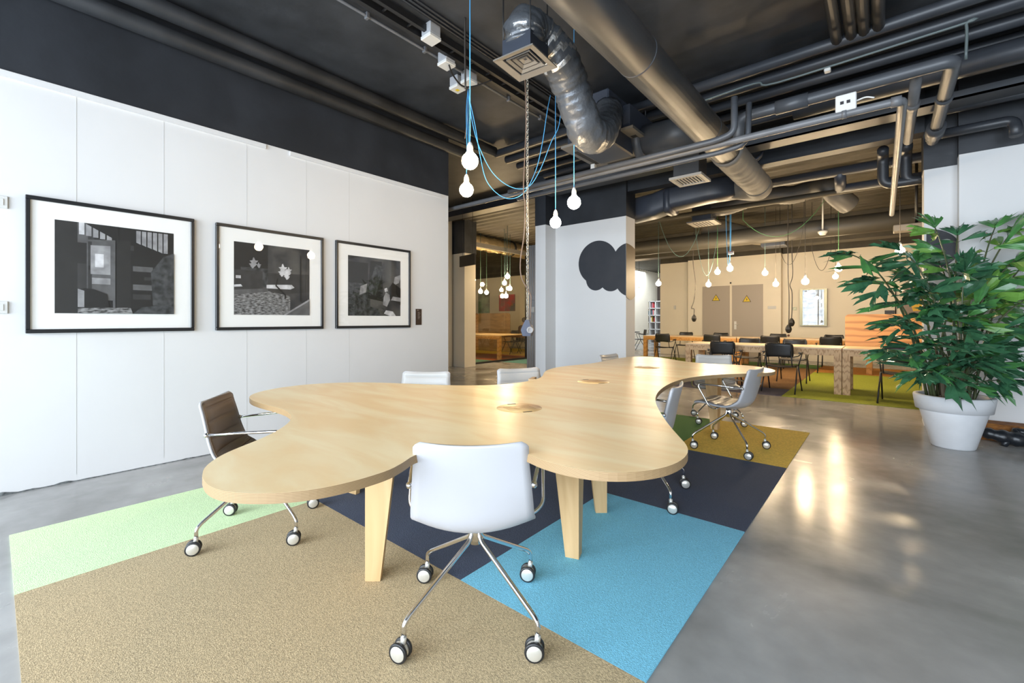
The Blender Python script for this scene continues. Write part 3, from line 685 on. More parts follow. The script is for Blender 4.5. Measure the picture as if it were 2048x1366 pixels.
# ================================================================== CEILING SERVICES
def pipe(label, pts, r, m='pipe', name='pipe', cat='pipe', fil=.12, n=12, group=None, collars=()):
    mb = MB().tube(fillet(pts, fil, 6), r, n)
    if not collars: return tag(obj(name, mb, m), label, cat, group)
    t = thing(name, label, cat, pts[0], 0, group); q0 = Vector(pts[0])
    mb.v = [tuple(Vector(p)-q0) for p in mb.v]; obj('run', mb, m, t)
    for a, b, rr_ in collars: obj('collar', MB().tube([Vector(a)-q0, Vector(b)-q0], rr_, 14), m, t)
    return t
# pipes along the top of the left beam
pipe('upper of the two long dark pipes under the ceiling along the left beam', [(-4.50, -3, 3.76), (-4.50, 4.9, 3.76)], .075, 'dark')
pipe('lower of the two long dark pipes along the left beam', [(-4.585, -3, 3.60), (-4.585, 4.7, 3.60)], .07, 'dark')
# white conduit and black trays on the ceiling
xc = atz(900, 130, 3.82).x
t = thing('conduit', 'thin pale conduit with clips running along the dark ceiling', 'conduit', (xc, 0, 3.82))
obj('tube', MB().tube([(0, -1, 0), (0, 6.6, 0)], .013, 8), 'pipel', t)
mb = MB()
for y in [.2+.62*i for i in range(10)]: mb.bbox(-.022, .022, y, y+.03, -.024, .03, .004)
obj('clips', mb, 'pipel', t)
xt = atz(750, 0, 3.8).x
mb = MB().box(-.10, -.06, -1, 6.6, -.03, .03).box(.02, .055, -1, 6.6, -.03, .03)
for y in [.1+.25*i for i in range(26)]: mb.box(-.06, .02, y, y+.015, -.01, .0)
o = tag(obj('cable_tray', mb, 'black'), 'black cable tray running beside the pale conduit on the ceiling', 'cable tray'); o.location = (xt, 0, 3.8)
for i in range(3):
    tag(obj('ceiling_cable', MB().tube([(xt+.14+.04*i, 1.2, 3.83), (xt+.14+.04*i, 6.6, 3.83)], .012, 6), 'black'), 'black cables lying on the ceiling right of the cable tray', 'cable', 'black cables beside the tray')
for x, y, l in ((862, 72, 'pale junction box on the black tray, farthest left of the four'), (893, 124, 'pale junction box on the pale conduit, with a black plug'), (915, 172, 'pale junction box hanging lowest, with a yellow mark'), (938, 160, 'pale junction box just right of the lowest one, behind the blue cord')):
    p = atz(x, y, 3.76); t = thing('junction_box', l, 'box', p, 0, 'junction boxes on the ceiling')
    obj('box_body', MB().bbox(-.062, .062, -.062, .062, -.01, .09, .008), 'grey', t)
    obj('box_lid', MB().bbox(-.066, .066, -.066, .066, -.045, -.012, .006), 'plastic', t)
    if x == 915: obj('yellow_mark', MB().box(-.02, .02, -.02, .02, -.047, -.0455), 'yellow', t)
cable('plug_lead', 'short black lead looping between the ceiling junction boxes', [atz(898, 130, 3.7), atz(906, 150, 3.66), atz(925, 172, 3.64), atz(950, 172, 3.68), atz(985, 160, 3.76)], 'black', .008)
# big round duct along Y
k0 = atz(1516, 372, 3.12)
def bumps(p0, p1, n, r, amp, seed=1):
    p0 = Vector(p0); p1 = Vector(p1); rr_ = random.Random(seed)
    return [p0.lerp(p1, i/n) for i in range(n+1)], [r+amp*rr_.uniform(-1, 1) for i in range(n+1)]
t = thing('round_duct', 'large grey round ventilation duct crossing the ceiling towards the rear hall', 'duct', (k0.x, 0, 3.13))
obj('duct_run', MB().tube([(0, -3, 0), (0, 5.35, 0)], .150, 32), 'duct', t)
for y in (1.35, 3.0, 4.6): obj('duct_joint', MB().tube([(0, y, 0), (0, y+.02, 0)], .152, 32), 'duct', t)
pp, rr2 = bumps((0, 5.35, 0), (0, k0.y-.05, 0), 34, .168, .005)
obj('flexible_end', MB().tube(pp, rr2, 28), mat('wrapped_duct', (.21, .195, .175), .6, bump=.4, bs=6), t)
obj('end_elbow', MB().tube(spline([(0, k0.y-.1, 0), (-.02, k0.y+.12, -.01), (-.2, k0.y+.30, .06), (-.45, k0.y+.36, .15)], 6), .172, 28), mat('wrapped_duct2', (.16, .15, .135), .6, bump=.4, bs=6), t)
q = V(1240, 425, 7.2)
t = thing('rectangular_duct', 'dark flat duct running left from the end of the round duct', 'duct', (-3.4, k0.y+.36, 2.95))
mb = MB()
def rsec(x, hy, hz, cz=0, n=20):
    o_ = []
    for i in range(n):
        a = 2*PI*i/n; c_, s2 = math.cos(a), math.sin(a); e_ = .5
        o_.append((x, hy*abs(c_)**e_*(1 if c_ > 0 else -1), cz+hz*abs(s2)**e_*(1 if s2 > 0 else -1)))
    return o_
L_ = 3.4+k0.x-.35
mb.loft([rsec(L_, .20, .20, .34), rsec(L_*.75, .20, .20, .34), rsec(L_*.45, .22, .20, .31), rsec(L_*.25, .22, .20, .23), rsec(0, .22, .20, .20)], True)
obj('duct_run', mb, 'ductd', t)
obj('flange', MB().loft([rsec(.62, .235, .215, .25), rsec(.72, .235, .215, .26)], True), 'ductd', t)
# branch box from the round duct, and the cassette air conditioner
a1 = atz(1243, 235, 3.4)
t = thing('branch_duct', 'dark stub duct joining the round duct behind the ceiling cassette', 'duct', (k0.x, 4.9, 3.2))
obj('stub', MB().tube([(-.1, 0, .06), (-.75, 0, .10)], .17, 20), 'duct', t)
obj('collar', MB().tube([(-.75, 0, .10), (-.83, 0, .10)], .215, 20), 'duct', t)
obj('plenum', MB().bbox(-1.25, -.83, -.75, -.15, -.10, .45, .015), 'ductd', t)
ca = [atz(x, y, 3.28) for x, y in ((1259, 261), (1323, 311), (1199, 331), (1130, 296))]
cc = (ca[0]+ca[1]+ca[2]+ca[3])/4
t = thing('ceiling_cassette', 'square beige air conditioning cassette below the dark ceiling', 'air conditioner', (cc.x, cc.y, 3.28))
hs = .46
mb = MB().loft([[(-hs, -hs, -.0), (hs, -hs, -.0), (hs, hs, -.0), (-hs, hs, -.0)], [(-hs, -hs, .03), (hs, -hs, .03), (hs, hs, .03), (-hs, hs, .03)]])
obj('panel', mb, 'vent', t)
obj('housing', MB().box(-.40, .40, -.40, .40, .03, .30), 'ductd', t)
for k in range(4):
    mb = MB(); mb.T = Matrix.Rotation(k*PI/2, 4, 'Z'); mb.box(-.27, .27, -.405, -.345, -.002, .0); obj('air_slot', mb, 'slot', t)
obj('grille', MB().bbox(-.30, .30, -.30, .30, -.014, -.0005, .004), mat('vent_beige_2', (.14, .13, .115), .55), t)
for sx in (-.36, .36):
    obj('hanger', MB().tube([(sx, .1, .3), (sx, .1, CE-3.28)], .008, 6), 'black', t)
# near square diffuser with foil duct
dc = [atz(x, y, 3.15) for x, y in ((991, 124), (1058.5, 91), (1110, 136), (1044, 161))]
dd_ = (dc[0]+dc[1]+dc[2]+dc[3])/4; ang = math.atan2((dc[2]-dc[3]).y, (dc[2]-dc[3]).x)
t = thing('ceiling_diffuser', 'square beige air diffuser hanging at the end of the foil duct', 'vent', (dd_.x, dd_.y, 3.15), ang)
mb = MB(); h_ = .175
for i, (a, b, z_) in enumerate(((.175, .125, 0), (.105, .085, .012), (.07, .05, .022), (.035, .001, .03))):
    vs_ = [(x*a, y*a, z_-.0) for x, y in ((-1, -1), (1, -1), (1, 1), (-1, 1))]+[(x*b, y*b, z_+.014) for x, y in ((-1, -1), (1, -1), (1, 1), (-1, 1))]+[(x*b, y*b, z_+.024) for x, y in ((-1, -1), (1, -1), (1, 1), (-1, 1))]+[(x*a, y*a, z_+.01) for x, y in ((-1, -1), (1, -1), (1, 1), (-1, 1))]
    fs_ = []
    for l_ in range(4):
        for g_ in range(4): fs_.append((l_*4+g_, l_*4+(g_+1) % 4, ((l_+1) % 4)*4+(g_+1) % 4, ((l_+1) % 4)*4+g_))
    mb.add(vs_, fs_)
obj('louvre', mb, 'vent', t)
obj('plenum_box', MB().box(-.125, .125, -.125, .125, .04, .16), 'ductd', t)
for sx, sy in ((-.12, -.12), (.12, -.12), (.12, .12)): obj('hanger', MB().tube([(sx, sy, .1), (sx, sy, CE-3.15)], .005, 6), 'black', t)
# foil flexible duct: up out of the plenum, over, down to the right, and back up
zf = 3.6
path = spline([dd_+Vector((0, 0, .14)), dd_+Vector((0, .0, .26)), V(1075, 72, 3.45), V(1115, 115, 3.55), V(1138, 165, 3.7), V(1155, 215, 3.8), V(1172, 262, 3.92), V(1195, 272, 4.12), V(1210, 250, 4.4), V(1216, 225, 4.7)], 9)
rf = random.Random(3); rad = [.150+.005*math.sin(i*2.1)+rf.uniform(-.006, .006) for i in range(len(path))]; rad[0] = .12
foilm = M['foil']
foild = mat('grey_wrap', (.115, .125, .14), .32, .35, bump=.8, bs=9)
mb = MB(); mb.tube(path, rad, 36)
for i, f in enumerate(mb.f):
    seg = i//36; mb.mi[i] = 1 if (seg in (3, 4, 5) and math.sin(i*.9) > -.4) or (18 <= seg <= 27 and math.sin((i % 36)*.7+seg*1.9)+math.sin(seg*2.4) >  .25) else 0
o = tag(obj('foil_duct', mb, [foild, foilm]), 'crumpled foil flexible duct arching down from the square diffuser', 'duct')
tx = bpy.data.textures.new('crumple', 'CLOUDS'); tx.noise_scale = .09
def crumple(o, st):
    md = o.modifiers.new('crumple', 'DISPLACE'); md.texture = tx; md.strength = st; md.mid_level = .5; md.texture_coords = 'LOCAL'
crumple(o, .035)
# small diffuser box under the middle beam
sv = atz(1380, 362, 3.02)
t = thing('duct_diffuser', 'white slotted vent on a square duct box beside the round duct', 'vent', (sv.x, sv.y, 3.02))
obj('duct_box', MB().bbox(-.16, .16, -.16, .16, .03, .46, .005), 'duct', t)
mb = MB().box(-.20, .20, -.20, -.15, 0, .03).box(-.20, .20, .15, .20, 0, .03).box(-.20, -.15, -.15, .15, 0, .03).box(.15, .20, -.15, .15, 0, .03)
obj('frame', mb, mat('vent_white', (.5, .48, .45), .45), t)
mb = MB()
for i in range(8): mb.box(-.15+.039*i, -.135+.039*i, -.15, .15, .004, .024)
obj('slats', mb, mat('vent_white2', (.5, .48, .45), .45), t)
obj('dark_inside', MB().box(-.15, .15, -.15, .15, .026, .029), 'slot', t)
# pipes across the ceiling, left to right
PG = 'dark pipes running across under the ceiling'
for y, z, r in ((4.95, 3.74, .055), (5.20, 3.72, .06), (5.48, 3.70, .055), (5.95, 3.76, .05), (6.2, 3.72, .05)):
    pipe('dark painted pipe running left to right high under the ceiling', [(-4.5, y, z), (5.0, y, z)], r, 'pipe', group=PG)
pipe('thick dark insulated pipe crossing the ceiling at the right', [(-.75, 5.62, 3.50), (5.0, 5.62, 3.50)], .105, 'pipe')
def S(x, y, z, f): return (x*f, y*f, H+(z-H)*f)
e1 = atz(1480, 236, 3.17); e2 = atz(1905, 132, 3.17); q1_ = e1.y
pipe('grey insulated pipe that ends in a bright elbow above the plant', [(e1.x-.02, q1_, 2.88), (e1.x, q1_, 3.17), (e2.x, q1_, 3.17), (e2.x, 6.55, 3.15)], .050, 'duct', fil=.07,
     collars=[((e1.x+.3, q1_, 3.17), (e1.x+.55, q1_, 3.17), .062), ((e2.x, 5.35, 3.16), (e2.x, 5.42, 3.16), .060), ((e2.x, 6.1, 3.155), (e2.x, 6.35, 3.155), .076)])
pipe('grey pipe running away beside the bright elbow pipe', [(e2.x-.20, 4.7, 3.20), (e2.x-.20, 6.5, 3.18)], .04, 'pipel', fil=.07, collars=[((e2.x-.20, 5.4, 3.19), (e2.x-.20, 5.5, 3.19), .052)])
# four drop pipes top right
for i, x in enumerate((1668, 1700, 1727, 1757)):
    p = atz(x, 45, 3.74); pipe('dark pipe running towards the camera at the top right, one of four', [(p.x, .5, 3.74), (p.x, 4.95, 3.74)], .045, 'duct', group='four parallel pipes at the top right')
pipe('long pale pipe crossing the room with a drop arm hanging into the rear hall', [(-5.6, 4.28, 2.82), (.104, 4.28, 2.82), (.09, 8.7, 2.80)], .030, 'pipel', fil=.05, collars=[((.04, 4.28, 2.82), (.10, 4.28, 2.82), .038), ((-.25, 4.28, 2.82), (-.22, 4.28, 2.82), .035)])
pipe('second grey pipe below the long pale pipe at the left', [(-3.6, 4.37, 2.775), (-1.15, 4.37, 2.775), (-.93, 4.37, 2.80), (-.92, 4.37, 3.16)], .024, 'duct', fil=.1)
pipe('grey riser pipe bending up beside the round duct', [(-3.6, 4.20, 2.83), (-1.15, 4.20, 2.83), (-1.0, 4.20, 2.86), (-1.0, 4.20, 3.17)], .028, 'duct', fil=.12)
o = tag(obj('cable_tray', MB().box(-4.5, 5.0, 6.15, 6.42, 3.40, 3.42).box(-4.5, 5, 6.15, 6.165, 3.40, 3.48).box(-4.5, 5, 6.405, 6.42, 3.40, 3.48), 'duct'), 'long grey cable tray below the middle beam', 'cable tray')
cable('thin_conduit', 'thin green grey conduit with an open loop at the right end', [(-1.6, 5.0, 3.60), (-1.0, 5.0, 3.62), (-.8, 5.0, 3.56), (.45, 5.0, 3.58), (.50, 5.0, 3.57), (.50, 5.02, 3.30)], mat('green_grey_paint', (.10, .125, .125), .4), .011, 5, 'conduit')
def boxthing(x, y, z, l, w_, h_, name='junction_box', m='plastic', Y=None):
    p = atz(x, y, z) if Y is None else atY(x, y, Y); t = thing(name, l, 'box', p); obj('box_body', MB().bbox(-w_/2, w_/2, -.03, .03, -h_/2, h_/2, .006), m, t); return t
t = boxthing(1692, 207, 2.90, 'white detector box with two dark openings on the long pipe', .13, .13, 'detector_box')
obj('opening', MB().box(-.035, -.012, -.032, -.0305, -.012, .012).box(.005, .028, -.032, -.0305, -.012, .012), 'slot', t)
obj('lead', MB().tube(spline([(.06, 0, 0), (.12, 0, .01), (.17, 0, -.01)], 5), .006, 6), 'plastic', t)
boxthing(1655, 141, 3.56, 'tiny white box on the thin conduit above the detector', .05, .03, Y=4.98)
boxthing(1536, 276, 3.36, 'flat grey box under the dark beam above the rear hall', .14, .05, m='grey', Y=6.83)
boxthing(1187, 334, 3.24, 'small round white sensor beside the ceiling cassette', .06, .07, 'sensor')
boxthing(1269, 320, 3.26, 'small white box on the edge of the ceiling cassette', .08, .035, 'sensor')
boxthing(1127, 366, 3.3, 'small white switch box on the dark pillar head', .06, .06, 'sensor', Y=6.77)
o = tag(obj('hose_coil', MB().tube([(.12*math.cos(a)*(1-.0*a), .05*math.sin(a*.5), .12*math.sin(a)) for a in [i*.35 for i in range(70)]], .016, 6), 'ductd'), 'coiled dark hose under the middle beam beside the round duct', 'hose'); o.location = atY(1505, 305, 6.7)
# pipes over the plant: dark bends
for pts, l in (([(.35, 6.6, 3.22), (1.0, 6.6, 3.22), (1.0, 6.55, 3.05), (1.0, 6.55, 2.9)], 'lower'), ([(.4, 6.45, 3.42), (1.25, 6.45, 3.42), (1.25, 6.5, 3.05), (1.25, 6.5, 2.9)], 'upper')):
    pts = [Vector(p) for p in pts]; pipe('dark bent pipe above the white wall behind the plant, %s one' % l, pts[:3], .05, 'pipe', fil=.12)
# rear hall pipes behind the beam
u1 = atY(1380, 600, 7.6)
for y, z, r, x0, x1, l in ((7.75, 3.60, .045, -3.2, 5, 'thin tan pipe under the rear hall ceiling'), (8.1, 3.42, .07, -1.5, 5, 'upper dark pipe of the loop in the rear hall'), (8.35, 3.22, .06, -.55, 5, 'lower dark pipe of the loop in the rear hall'), (9.3, 3.40, .05, -5, 5, 'thin pipe under the corrugated ceiling of the rear hall')):
    pipe(l, [(x0, y, z), (x1, y, z)], r, 'ductd' if 'dark' in l else 'backceil')
pipe('dark vertical link between the two loop pipes in the rear hall', [(-.50, 8.1, 3.42), (-.50, 8.35, 3.22)], .075, 'ductd')
for x, y, l in ((1766, 330, 'left'), (1812, 330, 'right')):
    p = atY(x, y, 7.5); pipe('dark U shaped drop pipe in front of the rear hall ceiling, %s of two' % l, [(p.x, 7.25, 3.36), (p.x, 7.5, 3.36), (p.x, 7.52, 2.98), (p.x+.25, 7.52, 2.98), (p.x+.42, 7.52, 2.98)], .06, 'pipe', fil=.12)
# rear hall ducts
t = thing('round_duct', 'long dark round duct crossing the rear hall below the corrugated ceiling', 'duct', (0, 11.3, 3.15))
obj('duct_run', MB().tube([(-8, 0, 0), (5, 0, 0)], .19, 24), mat('warm_dark_duct', (.065, .06, .05), .5), t)
fb = atY(1408, 445, 9.6)
t = thing('flexible_duct', 'ribbed grey flexible duct from a square diffuser in the rear hall', 'duct', (fb.x, 9.6, fb.z))
obj('diffuser_box', MB().bbox(-.19, .19, -.19, .19, .0, .42, .01), 'ductd', t)
obj('diffuser_frame', MB().box(-.27, .27, -.27, .27, -.03, 0), 'vent', t)
mb = MB()
for i in range(6): mb.box(-.17+.06*i, -.145+.06*i, -.2, .2, -.035, -.031)
obj('diffuser_slats', mb, 'slot', t)
pp = spline([(.15, 0, .28), (.45, 0, .26), (.85, .0, .34), (1.2, 0, .36), (1.55, .05, .30), (1.9, .0, .34), (2.1, -.15, .30), (2.25, -.1, .12), (2.4, .1, -.02)], 12)
obj('flexible_hose', MB().tube(pp, [.165+.006*(i % 2) for i in range(len(pp))], 20), mat('ribbed_duct', (.10, .097, .092), .5), t)
t = thing('elbow_duct', 'tan conical duct elbow in front of the rear beam', 'duct', atY(1440, 455, 11.6))
obj('cone', MB().tube(spline([(-.35, 0, .05), (.1, 0, -.08), (.55, .1, -.25), (.9, .4, -.3)], 8), [.25]*8+[.22]*8+[.19]*9, 20), mat('tan_duct', (.15, .13, .10), .55), t)
obj('drop_box', MB().bbox(.85, 1.35, .2, .6, -.55, -.1, .01), 'ductd', t)
# conduit bundle and switches beside the corridor opening
cbp = atY(1056, 600, 7.3)
for i in range(4):
    p = atY(1056+4.5*i, 600, 7.3); tag(obj('conduit', MB().tube([(p.x, 7.3, 0), (p.x, 7.3, 2.78)], .024, 10), 'grey'), 'grey vertical conduits standing beside the corridor opening', 'conduit', 'vertical conduits by the pillar')
p = atY(1066, 608, 7.245); t = thing('switch_panel', 'tall grey panel of switches and sockets beside the white pillar', 'switch', p)
obj('backplate', MB().bbox(-.07, .07, -.02, .04, -.2, .2, .005), 'grey', t)
obj('switch', MB().bbox(-.05, .05, -.04, -.02, .08, .17, .004), 'grey', t); obj('switch', MB().bbox(-.05, .05, -.04, -.02, -.04, .06, .004), 'grey', t); obj('socket', MB().bbox(-.05, .05, -.045, -.02, -.17, -.06, .004), 'plastic', t)
# hanging sign in the corridor
p = V(935, 521, 9.6); t = thing('hanging_sign', 'plain black rectangular sign hanging in the corridor', 'sign', p, A0-.9+.0)
obj('board', MB().box(-.30, .30, -.02, .02, -.12, .12), 'black', t)
obj('wire', MB().tube([(-.2, 0, .12), (-.2, 0, CE-p.z)], .004, 5), 'black', t); obj('wire', MB().tube([(.2, 0, .12), (.2, 0, CE-p.z)], .004, 5), 'black', t)
t = thing('foil_duct', 'long crumpled golden foil duct above the glass partition', 'duct', (-9.3, 8.3, 3.56))
mb = MB(); pp, rr2 = bumps((0, 0, 0), (-.2, 5.5, 0), 60, .22, .02, 5); mb.tube(pp, rr2, 24); o = obj('duct_run', mb, mat('gold_foil', (.75, .62, .40), .28, .9, bump=1.0, bs=14), t)
crumple(o, .09)
obj('strap', MB().tube([(-.1, 2.7, 0), (-.1, 2.78, 0)], .25, 20), 'black', t)

# ================================================================== PLANT
pc = V(1906, 880, 4.24); pc.z = 0
t = thing('potted_palm', 'tall fishtail palm in a round white concrete pot at the right', 'plant', (pc.x, pc.y, 0))
obj('pot', MB().lathe([(1e-4, 0), (.150, 0), (.158, .01), (.243, .345), (.243, .352), (.272, .356), (.290, .485), (.285, .497), (.252, .497), (.246, .49), (.238, .43), (1e-4, .43)], 48), 'pot', t)
mb = MB(); mb.lathe([(1e-4, .462), (.15, .46), (.238, .45), (.238, .43), (1e-4, .43)], 40); obj('mulch', mb, 'soil', t)
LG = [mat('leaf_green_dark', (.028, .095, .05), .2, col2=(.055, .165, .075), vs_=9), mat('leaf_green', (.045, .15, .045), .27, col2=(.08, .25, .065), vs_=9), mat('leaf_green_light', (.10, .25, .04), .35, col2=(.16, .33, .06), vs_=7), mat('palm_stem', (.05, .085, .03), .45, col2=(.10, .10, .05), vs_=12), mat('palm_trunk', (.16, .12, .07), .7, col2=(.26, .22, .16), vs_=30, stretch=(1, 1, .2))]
pr = random.Random(11)
def leaflet(mb, p, d, up, L, W, k):
    # fishtail leaflet: wedge widening to a ragged, toothed end, folded along the middle and drooping
    d = d.normalized(); s = d.cross(up).normalized(); n = s.cross(d).normalized()
    ts = (0, .18, .42, .68, .88); ws = (.03, .26, .60, .92, 1.0); prev = None; vs = []; fs = []
    droop = pr.uniform(.08, .30)*L
    cols = 5
    for i, (tt, ww) in enumerate(zip(ts, ws)):
        for c in range(cols):
            u = (c/(cols-1)*2-1); z = -droop*tt*tt-.10*W*(1-abs(u))*-1*(1 if c == 2 else .4)-abs(u)*W*.10
            vs.append(p+d*(tt*L)+s*(u*W*.5*ww)+n*z)
    for c in range(cols):       # ragged end
        u = (c/(cols-1)*2-1); e = (1.0, 1.2, .93, 1.28, .88)[(c+k) % 5]+pr.uniform(-.08, .08)
        vs.append(p+d*(e*L)+s*(u*W*.56)+n*(-droop*e*e-abs(u)*W*.1))
        if c < cols-1:
            u2 = u+1/(cols-1); vs.append(p+d*((e-.17)*L)+s*(u2*W*.54)+n*(-droop*.9-abs(u2)*W*.08))
    r_ = len(ts)
    for i in range(r_-1):
        for c in range(cols-1): a = i*cols+c; fs.append((a, a+1, a+cols+1, a+cols))
    base = (r_-1)*cols; e0 = r_*cols
    for c in range(cols-1):
        a = base+c; fs.append((a, a+1, e0+2*c+1)); fs.append((a, e0+2*c+1, e0+2*c)); fs.append((a+1, e0+2*c+2, e0+2*c+1))
    mb.add(vs, fs, False)
def frond(tip, lift, dens=1.0, size=1.0, light=0, bare=.38):
    a = pr.uniform(0, 2*PI); base = Vector((.11*math.cos(a), .11*math.sin(a), .45)); tip = Vector(tip)-Vector((pc.x, pc.y, 0))
    base.x += .10*max(-1, min(1, tip.x)); mid = base.lerp(tip, .45)+Vector((0, 0, lift)); mid.x = base.x+(tip.x-base.x)*.33; mid.y = base.y+(tip.y-base.y)*.33
    pts = [base*(1-q)**2+mid*2*q*(1-q)+tip*q*q for q in [i/18 for i in range(19)]]
    mb = MB(); mb.k = 2; mb.tube(pts, [.011*(1-.75*i/18)+.002 for i in range(19)], 6)
    L = sum((pts[i+1]-pts[i]).length for i in range(18)); N = max(4, int(L*(1-bare)*3.8*dens))
    for j in range(N):
        q = bare+(1-bare)*(j+.5)/N; i = min(int(q*18), 17); p = pts[i].lerp(pts[i+1], q*18-i); d = (pts[i+1]-pts[i]).normalized()
        side = d.cross(Vector((0, 0, 1))); side = side.normalized() if side.length > .05 else Vector((1, 0, 0)); up = side.cross(d).normalized()
        for s in (-1, 1):
            dirn = (d*pr.uniform(.35, .8)+side*s*pr.uniform(.7, 1.0)+up*pr.uniform(-.25, .35)).normalized()
            # short branchlet carrying two or three leaflets
            bl = pr.uniform(.04, .13)*size*(1.25-q*.6); e = p+dirn*bl; mb.k = 2; mb.tube([p, e], .0028, 4)
            for h in range(pr.choice((1, 1, 2, 2))):
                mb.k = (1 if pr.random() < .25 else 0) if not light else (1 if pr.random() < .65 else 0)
                dd2 = (dirn+side*pr.uniform(-.6, .6)+d*pr.uniform(-.3, .6)+up*pr.uniform(-.8, .3)-Vector((0, 0, .25))).normalized()
                leaflet(mb, p.lerp(e, .6+.2*h), dd2, (up+Vector((pr.uniform(-.9, .9), pr.uniform(-1.1, .4), .3))).normalized(), pr.uniform(.13, .25)*size, pr.uniform(.085, .155)*size, pr.randrange(5))
    mb.k = 0
    for h in range(4):
        d = (tip-pts[-2]).normalized(); sd = d.cross(Vector((0, 0, 1))).normalized(); leaflet(mb, tip, (d+sd*(h-1.5)*.45).normalized(), Vector((0, 0, 1)), .17*size, .09*size, h)
    mb.v = [(a_, min(b_, 6.76-pc.y), c_) for a_, b_, c_ in mb.v]
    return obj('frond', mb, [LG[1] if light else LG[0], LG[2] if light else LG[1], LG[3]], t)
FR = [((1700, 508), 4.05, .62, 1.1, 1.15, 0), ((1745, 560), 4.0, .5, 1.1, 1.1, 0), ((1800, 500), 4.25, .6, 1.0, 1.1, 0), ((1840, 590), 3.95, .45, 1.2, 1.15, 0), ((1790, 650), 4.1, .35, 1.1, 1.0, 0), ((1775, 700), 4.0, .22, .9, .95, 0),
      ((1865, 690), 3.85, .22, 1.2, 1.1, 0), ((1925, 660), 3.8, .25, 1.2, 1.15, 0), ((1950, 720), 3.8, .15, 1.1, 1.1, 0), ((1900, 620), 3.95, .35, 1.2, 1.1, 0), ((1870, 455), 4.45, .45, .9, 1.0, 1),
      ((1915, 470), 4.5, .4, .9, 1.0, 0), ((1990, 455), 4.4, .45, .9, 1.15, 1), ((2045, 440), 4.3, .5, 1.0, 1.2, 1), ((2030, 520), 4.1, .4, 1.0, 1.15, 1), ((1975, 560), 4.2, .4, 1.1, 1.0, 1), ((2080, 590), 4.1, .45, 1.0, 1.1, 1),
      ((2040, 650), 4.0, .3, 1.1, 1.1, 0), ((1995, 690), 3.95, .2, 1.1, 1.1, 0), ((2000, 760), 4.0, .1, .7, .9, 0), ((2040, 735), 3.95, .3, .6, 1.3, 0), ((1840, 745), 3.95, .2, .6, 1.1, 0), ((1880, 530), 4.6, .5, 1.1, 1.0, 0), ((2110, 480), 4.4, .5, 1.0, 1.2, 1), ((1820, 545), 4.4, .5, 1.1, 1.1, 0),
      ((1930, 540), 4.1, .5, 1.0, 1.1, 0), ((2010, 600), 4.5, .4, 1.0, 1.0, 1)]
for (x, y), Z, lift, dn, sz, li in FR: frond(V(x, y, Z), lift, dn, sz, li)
mb = MB()
for i in range(5):
    a = i*1.3; mb.tube([(.09*math.cos(a), .09*math.sin(a), .48), (.11*math.cos(a), .11*math.sin(a), .72), (.13*math.cos(a+.1), .12*math.sin(a), .98)], [.022, .018, .010], 8)
obj('trunk', mb, LG[4], t)
mb = MB()
for i in range(46):
    a = pr.uniform(0, 2*PI); r_ = pr.uniform(.03, .17); tl = pr.uniform(.25, .6); q = pr.uniform(.1, .55)
    mb.tube([(r_*math.cos(a), r_*math.sin(a), .48), ((r_+.35*q*tl)*math.cos(a), (r_+.35*q*tl)*math.sin(a), .48+tl*.6), ((r_+q*tl)*math.cos(a), (r_+q*tl)*math.sin(a), .48+tl)], [.006, .005, .003], 5)
obj('stems', mb, LG[3], t)
# rusty timber block and charred branch right of the pot
p = V(2030, 885, 4.55); p.z = 0
o = tag(obj('timber_block', MB().bbox(-.32, .95, 0, .26, 0, .17, .02), 'rust'), 'rough rusty brown timber block on the floor beside the plant pot', 'timber'); o.location = (p.x, 6.52, 0)
mb = MB()
pp = spline([(-.30, 0, .13), (-.16, -.03, .10), (.0, 0, .075), (.2, .02, .07), (.45, 0, .08), (.9, 0, .08)], 6)
mb.tube(pp, [.035+.03*min(1, i/10)+.008*math.sin(i*1.7) for i in range(len(pp))], 10); mb.tube(spline([(.02, 0, .1), (.0, .05, .14), (.1, .06, .13)], 4), .035, 8); mb.tube([(-.05, -.02, .07), (-.10, -.06, .01)], .03, 8)
o = tag(obj('charred_branch', mb, 'log'), 'black charred branch lying in front of the rusty timber block', 'branch'); o.location = (p.x-.06, 6.36, 0)

# ================================================================== REAR HALL FURNITURE
def long_table(x0, x1, y0, y1, label, wood='pine', h=.755, group='long plywood tables in the rear hall'):
    t = thing('long_table', label, 'table', (x0, y0, .006), 0, group); W_, D_ = x1-x0, y1-y0
    obj('tabletop', MB().bbox(0, W_, 0, D_, h-.024, h, .003), 'pinetop', t)
    obj('apron', MB().box(.10, W_-.10, .0, .035, h-.125, h-.024), wood, t); obj('apron', MB().box(.10, W_-.10, D_-.035, D_, h-.125, h-.024), wood, t)
    for x in (0, W_-.10):
        for y in (0, D_-.10): l = obj('leg', MB().box(0, .10, 0, .10, 0, h-.024), wood, t); l.location = (x, y, 0)
    return t
xa = atY(1371, 690, 8.9).x; xb = atY(1683, 698, 8.9).x
long_table(xa, xb, 8.9, 9.8, 'front long plywood table left of the one with the screen')
long_table(xb+.012, xb+2.62, 8.9, 9.8, 'front long plywood table carrying the plywood screen')
long_table(-5.5, -2.96, 12.6, 13.5, 'farthest long table at the left, with honey coloured legs', 'orangewood')
long_table(-2.94, -.2, 12.6, 13.5, 'farthest long table in front of the glass notice cabinet', 'orangewood')
sx0 = atY(1690, 660, 9.8).x
